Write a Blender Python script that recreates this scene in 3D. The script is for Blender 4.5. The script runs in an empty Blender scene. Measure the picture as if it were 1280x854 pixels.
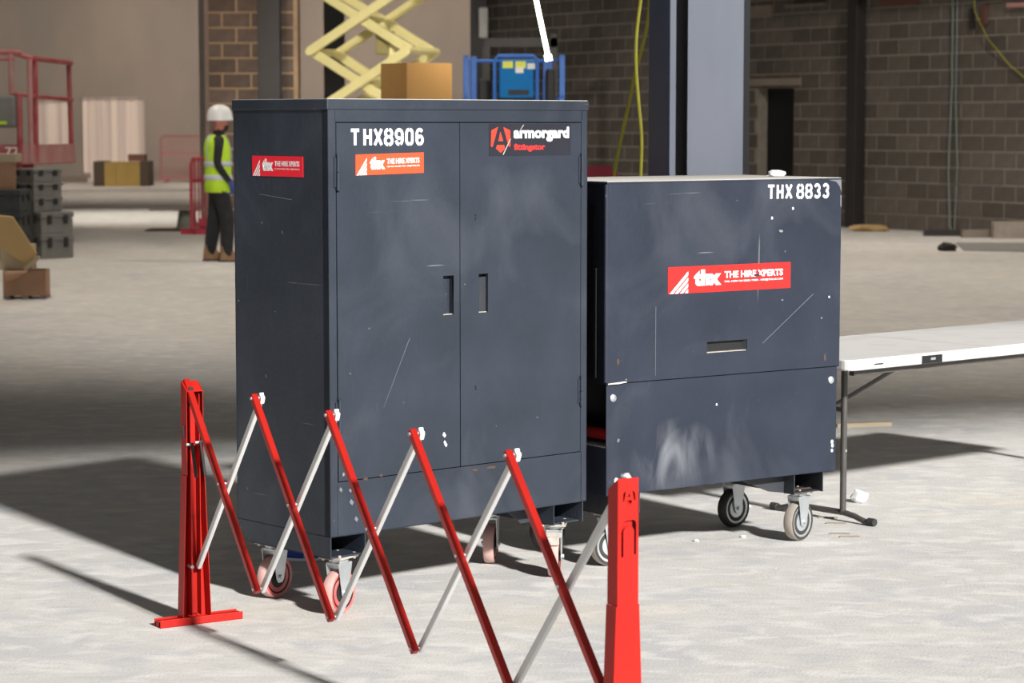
import bpy, bmesh, math, random
from mathutils import Vector, Matrix
random.seed(7)
C = bpy.context.scene.collection
SC = bpy.context.scene
PI = math.pi

# ------------------------------------------------------------------ camera
FPX, PITCH, CAM_H = 2973.8, 0.092, 1.667
cam_d = bpy.data.cameras.new('camera'); cam = bpy.data.objects.new('camera', cam_d); C.objects.link(cam)
cam.location = (0, 0, CAM_H); cam.rotation_euler = (PI/2 - PITCH, 0, 0)
cam_d.sensor_width = 36; cam_d.lens = FPX*36/1280; cam_d.clip_end = 300
cam_d.dof.use_dof = True; cam_d.dof.focus_distance = 8.1; cam_d.dof.aperture_fstop = 6.3
SC.camera = cam
SC.view_settings.view_transform = 'Standard'; SC.view_settings.look = 'None'
SC.view_settings.exposure = 0.0; SC.view_settings.gamma = 1; SC.view_settings.use_curve_mapping = False

# ------------------------------------------------------------------ world, sun, added spots
world = bpy.data.worlds.new('world'); SC.world = world; world.use_nodes = True
bg = world.node_tree.nodes['Background']; bg.inputs[0].default_value = (0.80, 0.89, 1.0, 1); bg.inputs[1].default_value = 0.27
sd = bpy.data.lights.new('sun', 'SUN'); sd.energy = 7.8; sd.angle = 0.055; sd.color = (1.0, 0.98, 0.95)
sun = bpy.data.objects.new('sun', sd); C.objects.link(sun); sun.location = (6, -6, 9)
EL, AZ = math.radians(29.0), math.radians(-33.3)
sun.rotation_euler = Vector((math.sin(AZ)*math.cos(EL), math.cos(AZ)*math.cos(EL), -math.sin(EL))).to_track_quat('-Z', 'Y').to_euler()

def spot(x, y, z, tx, ty, tz, power, ang, col=(1, .9, .78), radius=.35, blend=.6):  # unseen light added to brighten whatever it is aimed at
    l = bpy.data.lights.new('added_fill_spot', 'SPOT'); l.energy = power; l.spot_size = math.radians(ang); l.spot_blend = blend
    l.shadow_soft_size = radius; l.color = col
    o = bpy.data.objects.new('added_fill_spot', l); C.objects.link(o); o.location = (x, y, z)
    o.rotation_euler = (Vector((tx, ty, tz)) - Vector((x, y, z))).to_track_quat('-Z', 'Y').to_euler()
    return o
for y, p, an in ((18.3, 520, 74), (22.5, 600, 100), (28, 700, 112), (34, 560, 112)):
    for x in (-5.5, 0.5, 6.5):
        yy = y - .10*x - (.9 if x > 5 else 0) if y < 20 else y
        spot(x, yy, 7.6, x, yy, 0, p*(.6 if (y > 30 and x < 0) else 1), an, radius=.6)
spot(7.5, 26.0, 7.2, 5.0, 37.5, 2.0, 1500, 78, (1, .9, .8), .4, .8)
spot(.9, 13.5, 5.5, -.3, 25.0, 2.2, 4300, 30, (1, .93, .82), .4, .7)
spot(-3.4, 24.0, 6.0, -1.8, 34.0, 3.0, 2600, 30, (1, .95, .85), .4, .7)
spot(-7, 42.3, 7.6, -7, 42, 0, 2600, 66, (1, .93, .82), .5, 1.0)
for x in (-12, -5, 1):
    spot(x, 57, 7.6, x, 67, 2.0, 1900, 105, (1, .86, .73), .8, .8)
    spot(x, 55, 7.6, x, 55, 0, 900, 110, (1, .86, .73), .8, .8)
spot(-5.5, 33.5, 7.4, -4.6, 39, 2.5, 700, 60, (1, .8, .62), .4, .7)
spot(4.4, 7.0, 5.0, 1.25, 13.0, 1.9, 1250, 22, (.93, .95, 1), .25, .5)  # added spot that brightens only the column face

# ------------------------------------------------------------------ materials
def mat(name, col, rough=.5, metal=0., col2=None, nscale=6., fac=.5, bump=0., bscale=40., contrast=(.35, .7), spec=.5, stretch=None, emit=None, estr=0., rand=0., coat=0.):
    m = bpy.data.materials.new(name); m.use_nodes = True
    nt = m.node_tree; N = nt.nodes; L = nt.links; b = N['Principled BSDF']
    b.inputs['Base Color'].default_value = (*col, 1); b.inputs['Roughness'].default_value = rough; b.inputs['Metallic'].default_value = metal
    b.inputs['Specular IOR Level'].default_value = spec; b.inputs['Coat Weight'].default_value = coat
    tc = N.new('ShaderNodeTexCoord'); mp = N.new('ShaderNodeMapping'); L.new(tc.outputs['Object'], mp.inputs[0])
    if stretch: mp.inputs['Scale'].default_value = stretch
    last = None
    if col2 is None: col2 = tuple(c*.8 for c in col); fac = min(fac, .5)
    n = N.new('ShaderNodeTexNoise'); n.inputs['Scale'].default_value = nscale; n.inputs['Detail'].default_value = 6; L.new(mp.outputs[0], n.inputs['Vector'])
    r = N.new('ShaderNodeValToRGB'); r.color_ramp.elements[0].position = contrast[0]; r.color_ramp.elements[1].position = contrast[1]
    r.color_ramp.elements[1].color = (fac*1., fac*1., fac*1., 1)
    L.new(n.outputs['Fac'], r.inputs[0])
    mx = N.new('ShaderNodeMix'); mx.data_type = 'RGBA'; mx.inputs[6].default_value = (*col, 1); mx.inputs[7].default_value = (*col2, 1)
    L.new(r.outputs[0], mx.inputs[0]); last = mx.outputs[2]
    if rand:
        oi = N.new('ShaderNodeObjectInfo'); mr = N.new('ShaderNodeMapRange'); mr.inputs[3].default_value = 1-rand; mr.inputs[4].default_value = 1+rand
        L.new(oi.outputs['Random'], mr.inputs[0])
        hv = N.new('ShaderNodeHueSaturation'); L.new(mr.outputs[0], hv.inputs['Value']); L.new(last, hv.inputs['Color']); last = hv.outputs[0]
    L.new(last, b.inputs['Base Color'])
    if bump:
        n2 = N.new('ShaderNodeTexNoise'); n2.inputs['Scale'].default_value = bscale; n2.inputs['Detail'].default_value = 4; L.new(mp.outputs[0], n2.inputs['Vector'])
        bp = N.new('ShaderNodeBump'); bp.inputs['Strength'].default_value = bump; bp.inputs['Distance'].default_value = .01
        L.new(n2.outputs['Fac'], bp.inputs['Height']); L.new(bp.outputs[0], b.inputs['Normal'])
    if emit: b.inputs['Emission Color'].default_value = (*emit, 1); b.inputs['Emission Strength'].default_value = estr
    m['tail'] = 0
    return m

def chain(m):   # returns helpers to layer marks over the colour
    nt = m.node_tree; return nt, nt.nodes, nt.links, nt.nodes['Principled BSDF']
def overlay(m, mask_socket, col):
    nt, N, L, b = chain(m); src = b.inputs['Base Color'].links[0].from_socket
    mx = N.new('ShaderNodeMix'); mx.data_type = 'RGBA'; L.new(mask_socket, mx.inputs[0]); L.new(src, mx.inputs[6]); mx.inputs[7].default_value = (*col, 1)
    L.new(mx.outputs[2], b.inputs['Base Color'])
def noise_mask(m, scale, lo, hi, stretch=(1, 1, 1), detail=5, rot=(0, 0, 0), amount=1., dist=0., off=(0, 0, 0)):
    nt, N, L, b = chain(m)
    tc = N.new('ShaderNodeTexCoord'); mp = N.new('ShaderNodeMapping'); mp.inputs['Scale'].default_value = stretch; mp.inputs['Rotation'].default_value = rot; mp.inputs['Location'].default_value = off
    L.new(tc.outputs['Object'], mp.inputs[0])
    n = N.new('ShaderNodeTexNoise'); n.inputs['Scale'].default_value = scale; n.inputs['Detail'].default_value = detail; n.inputs['Distortion'].default_value = dist
    L.new(mp.outputs[0], n.inputs['Vector'])
    r = N.new('ShaderNodeMapRange'); r.inputs[1].default_value = lo; r.inputs[2].default_value = hi; r.inputs[4].default_value = amount
    L.new(n.outputs['Fac'], r.inputs[0]); return r.outputs[0]
def ball_mask(m, centre, radii):
    nt, N, L, b = chain(m)
    tc = N.new('ShaderNodeTexCoord'); mp = N.new('ShaderNodeMapping'); mp.vector_type = 'TEXTURE'; mp.inputs['Location'].default_value = centre; mp.inputs['Scale'].default_value = radii
    L.new(tc.outputs['Object'], mp.inputs[0])
    ln = N.new('ShaderNodeVectorMath'); ln.operation = 'LENGTH'; L.new(mp.outputs[0], ln.inputs[0])
    r = N.new('ShaderNodeMapRange'); r.inputs[1].default_value = 1; r.inputs[2].default_value = .2; L.new(ln.outputs['Value'], r.inputs[0]); return r.outputs[0]
def mult(m, a, b_):
    nt, N, L, b = chain(m); x = N.new('ShaderNodeMath'); x.operation = 'MULTIPLY'; L.new(a, x.inputs[0])
    if isinstance(b_, (int, float)): x.inputs[1].default_value = b_
    else: L.new(b_, x.inputs[1])
    return x.outputs[0]

def site_paint(name, col, extra=None):
    m = mat(name, col, .48, 0, tuple(c*1.35+.004 for c in col), 3.5, .7, .12, 60, (.38, .68), .4)
    overlay(m, noise_mask(m, 2.6, .50, .76, (1, 1, .8), 10, amount=.38, dist=.8), (.085, .095, .115))        # dusty smears
    overlay(m, noise_mask(m, 26, .735, .775, (1, 1, 1), 3, amount=.7), (.36, .35, .33))                  # chips
    overlay(m, noise_mask(m, 5, .70, .74, (.35, .35, 9), 5, (0, .55, 0), .38, 0, (3, 1, 2)), (.3, .3, .3))  # diagonal scratches
    overlay(m, noise_mask(m, 4, .725, .75, (9, 9, .35), 4, (0, .08, 0), .32, 0, (7, 2, 5)), (.3, .3, .3))   # vertical scratches
    return m
M = {}
M['paint'] = site_paint('charcoal_blue_paint', (.020, .026, .038))
M['paint_box'] = site_paint('navy_grey_paint', (.015, .020, .034))
sm = mult(M['paint_box'], ball_mask(M['paint_box'], (.33, 0, .40), (.22, .3, .16)), noise_mask(M['paint_box'], 7, .42, .75, (1.4, 1.4, .5), 8, (0, .35, 0), 1.0, 1.2))
overlay(M['paint_box'], sm, (.17, .18, .20))
M['paint_scratch'] = mat('scratched_paint', (.16, .165, .175), .6)
M['paint_dark'] = mat('worn_dark_paint', (.022, .026, .034), .5, 0, (.05, .052, .056), 4, .5, .1)
M['dust_top'] = mat('dusty_lid_top', (.56, .54, .50), .8, 0, (.62, .59, .54), 5, .8, .2)
M['black'] = mat('matt_black', (.008, .008, .009), .6)
M['rubber'] = mat('black_rubber', (.02, .02, .02), .75, 0, (.07, .065, .06), 9, .6)
M['zinc'] = mat('zinc_plated_steel', (.62, .66, .68), .42, .75, (.42, .44, .45), 14, .7, .15, 60)
M['zinc_dusty'] = mat('dusty_zinc_plate', (.55, .51, .46), .65, .3, (.35, .32, .28), 20, .8, .2, 60)
M['red_wheel'] = mat('red_polyurethane', (.50, .045, .05), .55, 0, (.60, .28, .25), 14, .7)
M['tread'] = mat('dusty_pink_tread', (.60, .40, .36), .8, 0, (.50, .24, .21), 16, .8)
M['tread_grey'] = mat('dusty_grey_tread', (.40, .35, .30), .85, 0, (.16, .14, .12), 10, .8)
M['red_post'] = mat('red_painted_steel', (.44, .014, .008), .45, 0, (.37, .007, .006), 5, .6, .04, 30, spec=.3)
M['red_bar'] = mat('red_anodised_bar', (.42, .014, .008), .3, .2, (.36, .009, .007), 6, .6)
M['silver_bar'] = mat('pale_silver_bar', (.66, .66, .65), .42, .15, (.62, .62, .61), 6, .6)
M['white_plastic'] = mat('white_plastic', (.86, .86, .86), .4)
M['sticker_red'] = mat('red_sticker', (.66, .018, .016), .45, 0, (.60, .016, .014), 9, .5)
M['sticker_orange'] = mat('faded_orange_sticker', (.72, .085, .028), .4, 0, (.68, .07, .025), 9, .5)
M['sticker_crimson'] = mat('crimson_sticker', (.85, .015, .035), .45, 0, (.75, .012, .03), 9, .5)
M['sticker_dark'] = mat('dark_grey_sticker', (.016, .017, .026), .4, 0, (.022, .022, .032), 9, .5)
M['print_white'] = mat('white_print', (.88, .88, .87), .5, 0, (.80, .80, .79), 30, .3)
M['stencil_white'] = mat('stencil_white_paint', (.78, .79, .82), .6, 0, (.5, .52, .56), 40, .8, contrast=(.5, .75))
M['print_red'] = mat('red_print', (.75, .03, .025), .5)
M['print_emblem'] = mat('orange_red_print', (.75, .05, .025), .45)
M['table_top'] = mat('white_table_plastic', (.66, .65, .63), .45, 0, (.50, .46, .41), 7, .55, .08, 50, (.5, .8))
M['table_leg'] = mat('grey_brown_steel_leg', (.075, .070, .066), .5, .3, (.12, .11, .10), 20, .5)
M['col_navy'] = mat('navy_steel', (.045, .085, .19), .45, 0, (.035, .07, .16), 2, .6)  # darker, bluer tone than the column's front flange
M['col_grey'] = mat('pale_grey_steel', (.36, .38, .44), .5, 0, (.27, .29, .35), 2.5, .9, .06, 20, stretch=(1, 1, .35))
M['steel_dark'] = mat('dark_steel', (.030, .028, .028), .5, 0, (.05, .047, .045), 1.5, .6)
M['block'] = mat('dense_concrete_block', (.120, .104, .090), .9, 0, (.165, .146, .128), 5, .7, .5, 30, rand=.22)
M['block_brown'] = mat('brown_concrete_block', (.12, .085, .07), .9, 0, (.18, .14, .12), 5, .7, .5, 30, rand=.2)
M['mortar'] = mat('pale_mortar', (.38, .34, .30), .95, 0, (.27, .24, .21), 8, .7, .3, 60)
M['mortar_brown'] = mat('ochre_mortar', (.48, .34, .22), .95, 0, (.36, .26, .17), 8, .7)
M['plaster'] = mat('beige_wall_board', (.40, .345, .30), .85, 0, (.31, .28, .255), .55, .9, .05, 5, (.35, .65), stretch=(1, 1, .45))
M['trim_grey'] = mat('grey_wall_trim', (.16, .155, .15), .7)
M['trim_pink'] = mat('pale_wall_trim', (.42, .34, .31), .8)
M['curtain'] = mat('glowing_strip_curtain', (.70, .60, .52), .5, 0, (.42, .34, .30), 1.2, .9, emit=(1, .80, .68), estr=.16, stretch=(3.2, 1, .06), contrast=(.42, .58))  # weak glow stands in for light coming through the strips
M['ceiling'] = mat('ceiling_deck', (.25, .25, .25), .8)
M['cream_paint'] = mat('cream_yellow_paint', (.80, .72, .34), .42, 0, (.62, .54, .24), 3, .5)
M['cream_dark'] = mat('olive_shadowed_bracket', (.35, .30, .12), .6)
M['ply'] = mat('orange_plywood', (.88, .50, .17), .6, 0, (.76, .40, .12), 3, .7, .1, 30, stretch=(1, 1, .3))
M['blue'] = mat('blue_lift_paint', (.03, .15, .52), .5, 0, (.025, .11, .42), 4, .6)
M['blue_panel'] = mat('bright_blue_panel', (.006, .16, .45), .7, spec=.2)
M['yellow_sticker'] = mat('yellow_sticker', (.75, .78, .06), .5)
M['red_lift'] = mat('dusty_red_lift_paint', (.44, .05, .06), .5, 0, (.52, .24, .24), 3, .7)
M['pink_plate'] = mat('dusty_and_lit_pink', (.55, .22, .22), .5, 0, (.6, .4, .38), 4, .8)
M['grey_case'] = mat('grey_plastic_case', (.20, .20, .19), .65, 0, (.27, .265, .25), 5, .7)
M['dark_case'] = mat('dark_blue_grey_case', (.035, .042, .048), .6, 0, (.07, .075, .08), 5, .6)
M['cardboard'] = mat('cardboard', (.42, .25, .155), .85, 0, (.33, .19, .12), 4, .6)
M['cardboard_pale'] = mat('pale_board', (.48, .40, .28), .85, 0, (.38, .31, .21), 4, .6)
M['wood_yellow'] = mat('yellow_wood_board', (.52, .36, .16), .7, 0, (.42, .27, .11), 5, .7, stretch=(1, 1, .3))
M['hivis'] = mat('hi_vis_yellow_fabric', (.56, .86, .035), .7, 0, (.42, .70, .025), 12, .6, .4, 14)
M['silver_band'] = mat('silver_reflective_band', (.62, .66, .74), .4)
M['cloth_black'] = mat('black_fabric', (.014, .014, .016), .9, 0, (.03, .03, .034), 9, .6, .5, 12)
M['skin'] = mat('ruddy_skin', (.50, .18, .14), .6)
M['glove_blue'] = mat('blue_glove', (.04, .07, .32), .6)
M['boot'] = mat('tan_work_boot', (.22, .12, .055), .8, 0, (.34, .22, .13), 12, .6)
M['helmet'] = mat('white_helmet', (.82, .83, .84), .35)
M['beard'] = mat('dark_hair', (.03, .02, .016), .9)
M['barrier_red'] = mat('red_plastic_barrier', (.46, .045, .075), .55, 0, (.36, .035, .05), 3, .6)
M['barrier_pink'] = mat('faded_red_plastic_barrier', (.46, .17, .17), .6, 0, (.40, .22, .21), 3, .7)
M['crate_yellow'] = mat('ochre_crate_board', (.36, .25, .07), .8, 0, (.27, .19, .06), 2, .7)
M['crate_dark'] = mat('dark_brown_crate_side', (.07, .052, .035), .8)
M['bucket'] = mat('grey_green_bucket', (.16, .18, .155), .7)
M['wood_grey'] = mat('weathered_board', (.27, .23, .19), .85, 0, (.2, .17, .14), 4, .6)
M['yellow_cable'] = mat('yellow_cable', (.45, .41, .03), .5, 0, (.33, .29, .025), 12, .6)
M['grey_cable'] = mat('pale_grey_cable', (.42, .40, .37), .6)
M['teal_cable'] = mat('pale_green_cord', (.23, .28, .26), .7)
M['tube'] = mat('glowing_tube', (1, 1, 1), .5, emit=(1, .93, .72), estr=7.5)
M['tub_blue'] = mat('blue_tub_print', (.02, .06, .42), .5, 0, (.5, .55, .7), 22, 1., contrast=(.6, .66))
M['paper'] = mat('white_paper', (.80, .80, .78), .8)
M['film'] = mat('crumpled_clear_film', (.55, .56, .57), .3, 0, (.7, .72, .74), 30, .8, .6, 40)
M['brick_red'] = mat('reddish_timber', (.16, .075, .055), .8)
M['lintel'] = mat('concrete_lintel', (.34, .29, .24), .9, 0, (.27, .23, .19), 4, .6)
M['rust'] = mat('rust_brown', (.08, .045, .03), .9)
# power floated, dusty concrete
fl = mat('dusty_concrete_floor', (.60, .58, .545), .72, 0, (.53, .515, .49), .6, 1., .25, 90, (.3, .7), .35)
overlay(fl, noise_mask(fl, 1.1, .52, .72, (1, 1.0, 1), 9, amount=.65, dist=.5), (.42, .425, .445))
overlay(fl, noise_mask(fl, 3.8, .52, .66, (1.0, 1.25, 1), 14, (0, 0, .25), .50, .7, (2, 1, 0)), (.43, .445, .48))
overlay(fl, noise_mask(fl, 7, .48, .66, (.8, 1.2, 1), 14, (0, 0, -.2), .75, .6, (5, 3, 0)), (.69, .67, .635))
overlay(fl, noise_mask(fl, 22, .52, .64, (.55, 1.2, 1), 10, (0, 0, .15), .40, .6, (1, 7, 0)), (.44, .445, .46))
overlay(fl, noise_mask(fl, .8, .58, .76, (1, 1, 1), 8, (0, 0, 0), .45, .4, (9, 4, 0)), (.59, .51, .40))
overlay(fl, noise_mask(fl, 42, .68, .74, (1, 1, 1), 3, (0, 0, 0), .5, 0), (.72, .70, .66))
overlay(fl, noise_mask(fl, 30, .70, .76, (1, 1, 1), 5, (0, 0, 0), .35, 0, (1, 8, 0)), (.30, .29, .28))
M['floor'] = fl

# ------------------------------------------------------------------ mesh helpers
class MB:
    def __init__(s): s.v = []; s.f = []
    def add(s, vs, fs):
        k = len(s.v); s.v += [tuple(v) for v in vs]; s.f += [tuple(i+k for i in f) for f in fs]; return s
    def box(s, x0, x1, y0, y1, z0, z1):
        return s.add([(x0,y0,z0),(x1,y0,z0),(x1,y1,z0),(x0,y1,z0),(x0,y0,z1),(x1,y0,z1),(x1,y1,z1),(x0,y1,z1)],
                     [(0,3,2,1),(4,5,6,7),(0,1,5,4),(1,2,6,5),(2,3,7,6),(3,0,4,7)])
    def prism(s, poly, a, b, axis='y'):
        n = len(poly)
        def P(p, t): return {'y': (p[0], t, p[1]), 'x': (t, p[0], p[1]), 'z': (p[0], p[1], t)}[axis]
        vs = [P(p, a) for p in poly] + [P(p, b) for p in poly]
        fs = [tuple(range(n)), tuple(range(2*n-1, n-1, -1))] + [(i, (i+1) % n + 0, (i+1) % n + n, i+n) for i in range(n)]
        return s.add(vs, fs)
    def tube(s, p, q, r, n=12, r2=None, cap=True):
        p, q = Vector(p), Vector(q); d = (q-p).normalized(); u = d.orthogonal().normalized(); w = d.cross(u); r2 = r if r2 is None else r2
        vs = [p + (u*math.cos(2*PI*i/n)+w*math.sin(2*PI*i/n))*r for i in range(n)] + [q + (u*math.cos(2*PI*i/n)+w*math.sin(2*PI*i/n))*r2 for i in range(n)]
        fs = [(i, (i+1) % n, (i+1) % n+n, i+n) for i in range(n)]
        if cap: fs += [tuple(range(n-1, -1, -1)), tuple(range(n, 2*n))]
        return s.add(vs, fs)
    def path(s, pts, r, n=8):
        pts = [Vector(p) for p in pts]; rings = []; u = None
        for i, p in enumerate(pts):
            d = (pts[min(i+1, len(pts)-1)] - pts[max(i-1, 0)]).normalized()
            u = d.orthogonal().normalized() if u is None else (u - d*u.dot(d)).normalized()
            w = d.cross(u); rings.append([p + (u*math.cos(2*PI*k/n)+w*math.sin(2*PI*k/n))*r for k in range(n)])
        vs = [v for rr in rings for v in rr]; fs = []
        for i in range(len(pts)-1):
            for k in range(n): fs.append((i*n+k, i*n+(k+1) % n, (i+1)*n+(k+1) % n, (i+1)*n+k))
        fs += [tuple(range(n-1, -1, -1)), tuple(range(len(vs)-n, len(vs)))]
        return s.add(vs, fs)
    def bar(s, p, q, w, h, up=(0, 0, 1)):   # rectangular bar: w across, h along up
        p, q, up = Vector(p), Vector(q), Vector(up); d = (q-p).normalized(); a = d.cross(up).normalized(); b = a.cross(d).normalized()
        vs = [e + a*sx*w/2 + b*sz*h/2 for e in (p, q) for sx, sz in ((-1,-1),(1,-1),(1,1),(-1,1))]
        return s.add(vs, [(0,1,2,3),(7,6,5,4),(0,4,5,1),(1,5,6,2),(2,6,7,3),(3,7,4,0)])
    def lathe(s, prof, c=(0,0,0), axis='z', n=24, sx=1., sy=1.):
        vs = []; m = len(prof)
        for r, t in prof:
            for i in range(n):
                a = 2*PI*i/n; x, y = r*math.cos(a)*sx, r*math.sin(a)*sy
                v = {'z': (x, y, t), 'y': (x, t, y), 'x': (t, x, y)}[axis]; vs.append((v[0]+c[0], v[1]+c[1], v[2]+c[2]))
        fs = [(j*n+i, j*n+(i+1) % n, (j+1)*n+(i+1) % n, (j+1)*n+i) for j in range(m-1) for i in range(n)]
        fs += [tuple(range(n-1, -1, -1)), tuple(range((m-1)*n, m*n))]
        return s.add(vs, fs)
    def mesh(s, name, m, smooth=False):
        me = bpy.data.meshes.new(name); me.from_pydata(s.v, [], s.f)
        bm = bmesh.new(); bm.from_mesh(me); bmesh.ops.recalc_face_normals(bm, faces=bm.faces); bm.to_mesh(me); bm.free()
        if m: me.materials.append(m)
        if smooth:
            me.polygons.foreach_set('use_smooth', [True]*len(me.polygons)); me.update()
            me.set_sharp_from_angle(angle=math.radians(40))
        return me
    def build(s, name, m, parent=None, bevel=0., smooth=False, seg=2):
        o = bpy.data.objects.new(name, s.mesh(name, m, smooth)); C.objects.link(o)
        if parent: o.parent = parent
        if bevel:
            b = o.modifiers.new('bevel', 'BEVEL'); b.width = bevel; b.segments = seg; b.limit_method = 'ANGLE'; b.angle_limit = math.radians(35)
        return o
def tag(o, label=None, cat=None, group=None, kind=None):
    if label: o['label'] = label
    if cat: o['category'] = cat
    if group: o['group'] = group
    if kind: o['kind'] = kind
    return o
def thing(name, label, cat, loc=(0,0,0), rz=0., group=None):
    o = bpy.data.objects.new(name, None); C.objects.link(o); o.location = loc; o.rotation_euler = (0, 0, rz); o.empty_display_size = .1
    return tag(o, label, cat, group)
def copy_tree(o, parent=None):
    c = o.copy(); C.objects.link(c)
    if parent: c.parent = parent
    for ch in list(o.children): copy_tree(ch, c)
    return c
def struct(o): o['kind'] = 'structure'; return o
def text(name, s, m, parent, x0, x1, z0, z1, y, bold=.0, xplane=None, shear=0):
    """flat print filling the box x0..x1, z0..z1 on the plane y (front) or x = xplane (side, x0 > x1 runs backwards)"""
    cu = bpy.data.curves.new(name, 'FONT'); cu.body = s; cu.size = 1; cu.offset = bold; cu.fill_mode = 'FRONT'; cu.resolution_u = 3
    t = bpy.data.objects.new(name, cu); C.objects.link(t)
    dg = bpy.context.evaluated_depsgraph_get(); dg.update()
    me = bpy.data.meshes.new_from_object(t.evaluated_get(dg)); bpy.data.objects.remove(t)
    xs = [v.co.x for v in me.vertices]; ys = [v.co.y for v in me.vertices]
    ax, bx, ay, by = min(xs), max(xs), min(ys), max(ys)
    for v in me.vertices:
        a = x0 + (v.co.x-ax)/(bx-ax)*(x1-x0); b = z0 + (v.co.y-ay)/(by-ay)*(z1-z0) + shear*(v.co.x-ax)/(bx-ax)
        v.co = (a, y, b) if xplane is None else (xplane, a, b)
    me.materials.clear(); me.materials.append(m)
    o = bpy.data.objects.new(name, me); C.objects.link(o); o.parent = parent; return o
def polys(name, m, parent, plist, put):
    b = MB()
    for p in plist: b.add([put(*q) for q in p], [tuple(range(len(p)))])
    return b.build(name, m, parent)
def plate(name, outer, holes, t, m, parent, put, bevel=0):
    """flat plate with holes; outline in 2D, put(u, v, w) maps it to 3D"""
    cu = bpy.data.curves.new(name, 'CURVE'); cu.dimensions = '2D'; cu.fill_mode = 'BOTH'; cu.extrude = t/2
    for pl in [outer] + holes:
        sp = cu.splines.new('POLY'); sp.points.add(len(pl)-1); sp.use_cyclic_u = True
        for i, p in enumerate(pl): sp.points[i].co = (p[0], p[1], 0, 1)
    t_ = bpy.data.objects.new(name, cu); C.objects.link(t_)
    dg = bpy.context.evaluated_depsgraph_get(); dg.update()
    me = bpy.data.meshes.new_from_object(t_.evaluated_get(dg)); bpy.data.objects.remove(t_)
    for v in me.vertices: v.co = put(v.co.x, v.co.y, v.co.z)
    me.materials.clear(); me.materials.append(m)
    bm = bmesh.new(); bm.from_mesh(me); bmesh.ops.recalc_face_normals(bm, faces=bm.faces); bm.to_mesh(me); bm.free()
    o = bpy.data.objects.new(name, me); C.objects.link(o); o.parent = parent; return o
def at(u, v, Y):   # point of the hall seen at photo pixel (u, v) at distance Y
    a = (u-640)/FPX; b = (427-v)/FPX; c, s = math.cos(PITCH), math.sin(PITCH)
    d = Vector((a, c+b*s, b*c-s)); d *= Y/d.y; return Vector((d.x, Y, d.z+CAM_H))

# ================================================================== SETTING
fm = MB(); fm.add([(-40,-12,0),(45,-12,0),(45,75,0),(-40,75,0)], [(0,1,2,3)])
struct(fm.build('floor', M['floor']))
cm = MB(); cm.prism([(-19, -9.75), (42, 12.6), (42, 72), (-19, 72)], 8.0, 8.3, 'z')  # front edge slanted so its shadow ends the sun patch behind the cabinets
ceil = struct(cm.build('ceiling', M['ceiling']))
# roof beams under the deck
for i, y in enumerate(range(14, 72, 6)):
    MB().box(-19, 42, y-.1, y+.1, 7.65, 8.0).build('beam', M['steel_dark'], ceil)
wl = MB(); wl.box(-18.4, -18, -.95, 69, 0, 8.0); struct(wl.build('wall_left', M['plaster']))

# far wall with two door openings
WY = 68.0
def XF(px): return (px-640)/FPX*WY*.9995
def ZF(py): return CAM_H + (153.0-py)/FPX*WY
wf = MB()
o1 = (XF(104), XF(183), 0, ZF(122)); o2 = (XF(42), XF(90), ZF(201), ZF(125))
xs = [-18, o2[0], o2[1], o1[0], o1[1], 3.0]
wf.box(xs[0], xs[1], WY, WY+.3, 0, 8); wf.box(xs[1], xs[2], WY, WY+.3, 0, o2[2]); wf.box(xs[1], xs[2], WY, WY+.3, o2[3], 8)
wf.box(xs[2], xs[3], WY, WY+.3, 0, 8); wf.box(xs[3], xs[4], WY, WY+.3, o1[3], 8); wf.box(xs[4], xs[5], WY, WY+.3, 0, 8)
struct(wf.build('wall_back', M['plaster']))
bb = MB(); bb.box(-18, o1[0]-.02, WY-.03, WY, 0, .12); bb.box(o1[1]+.02, 3, WY-.03, WY, 0, .12); struct(bb.build('baseboard_back', M['trim_pink']))
for k, o in ((1, o1), (2, o2)):
    r = bpy.data.objects.new('door_1' if k == 1 else 'window_1', None); C.objects.link(r); r.location = (0, 0, 0); struct(r)
    n = 9 if k == 1 else 5; w = (o[1]-o[0])/n
    for i in range(n):
        a = o[0]+i*w
        s = MB().prism([(a, WY+.2+.05*(i % 2)), (a+w*1.12, WY+.2+.05*((i+1) % 2)), (a+w*1.12, WY+.22+.05*((i+1) % 2)), (a, WY+.22+.05*(i % 2))], o[2]+(.22 if (k == 1 and i == 0) else .02), o[3]-.01, 'z')
        s.build('curtain_strip', M['curtain'], r)
bk = MB(); bk.box(-18, 3, WY+3, WY+3.1, 0, 8); struct(bk.build('wall_behind_door', M['plaster']))
spot(XF(145), WY+1.6, 4.5, XF(140), WY+1.0, 0, 500, 150, (1, .85, .72), .5)
for a, b, m, nm, y in ((249, 256, 'trim_grey', 'trim_1', 41), (256, 262.5, 'trim_pink', 'trim_2', 40)):
    p, q = at(a, 100, y), at(b, 100, y); struct(MB().box(p.x, q.x, y, y+.3, 0, 8).build(nm, M[m]))

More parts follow.
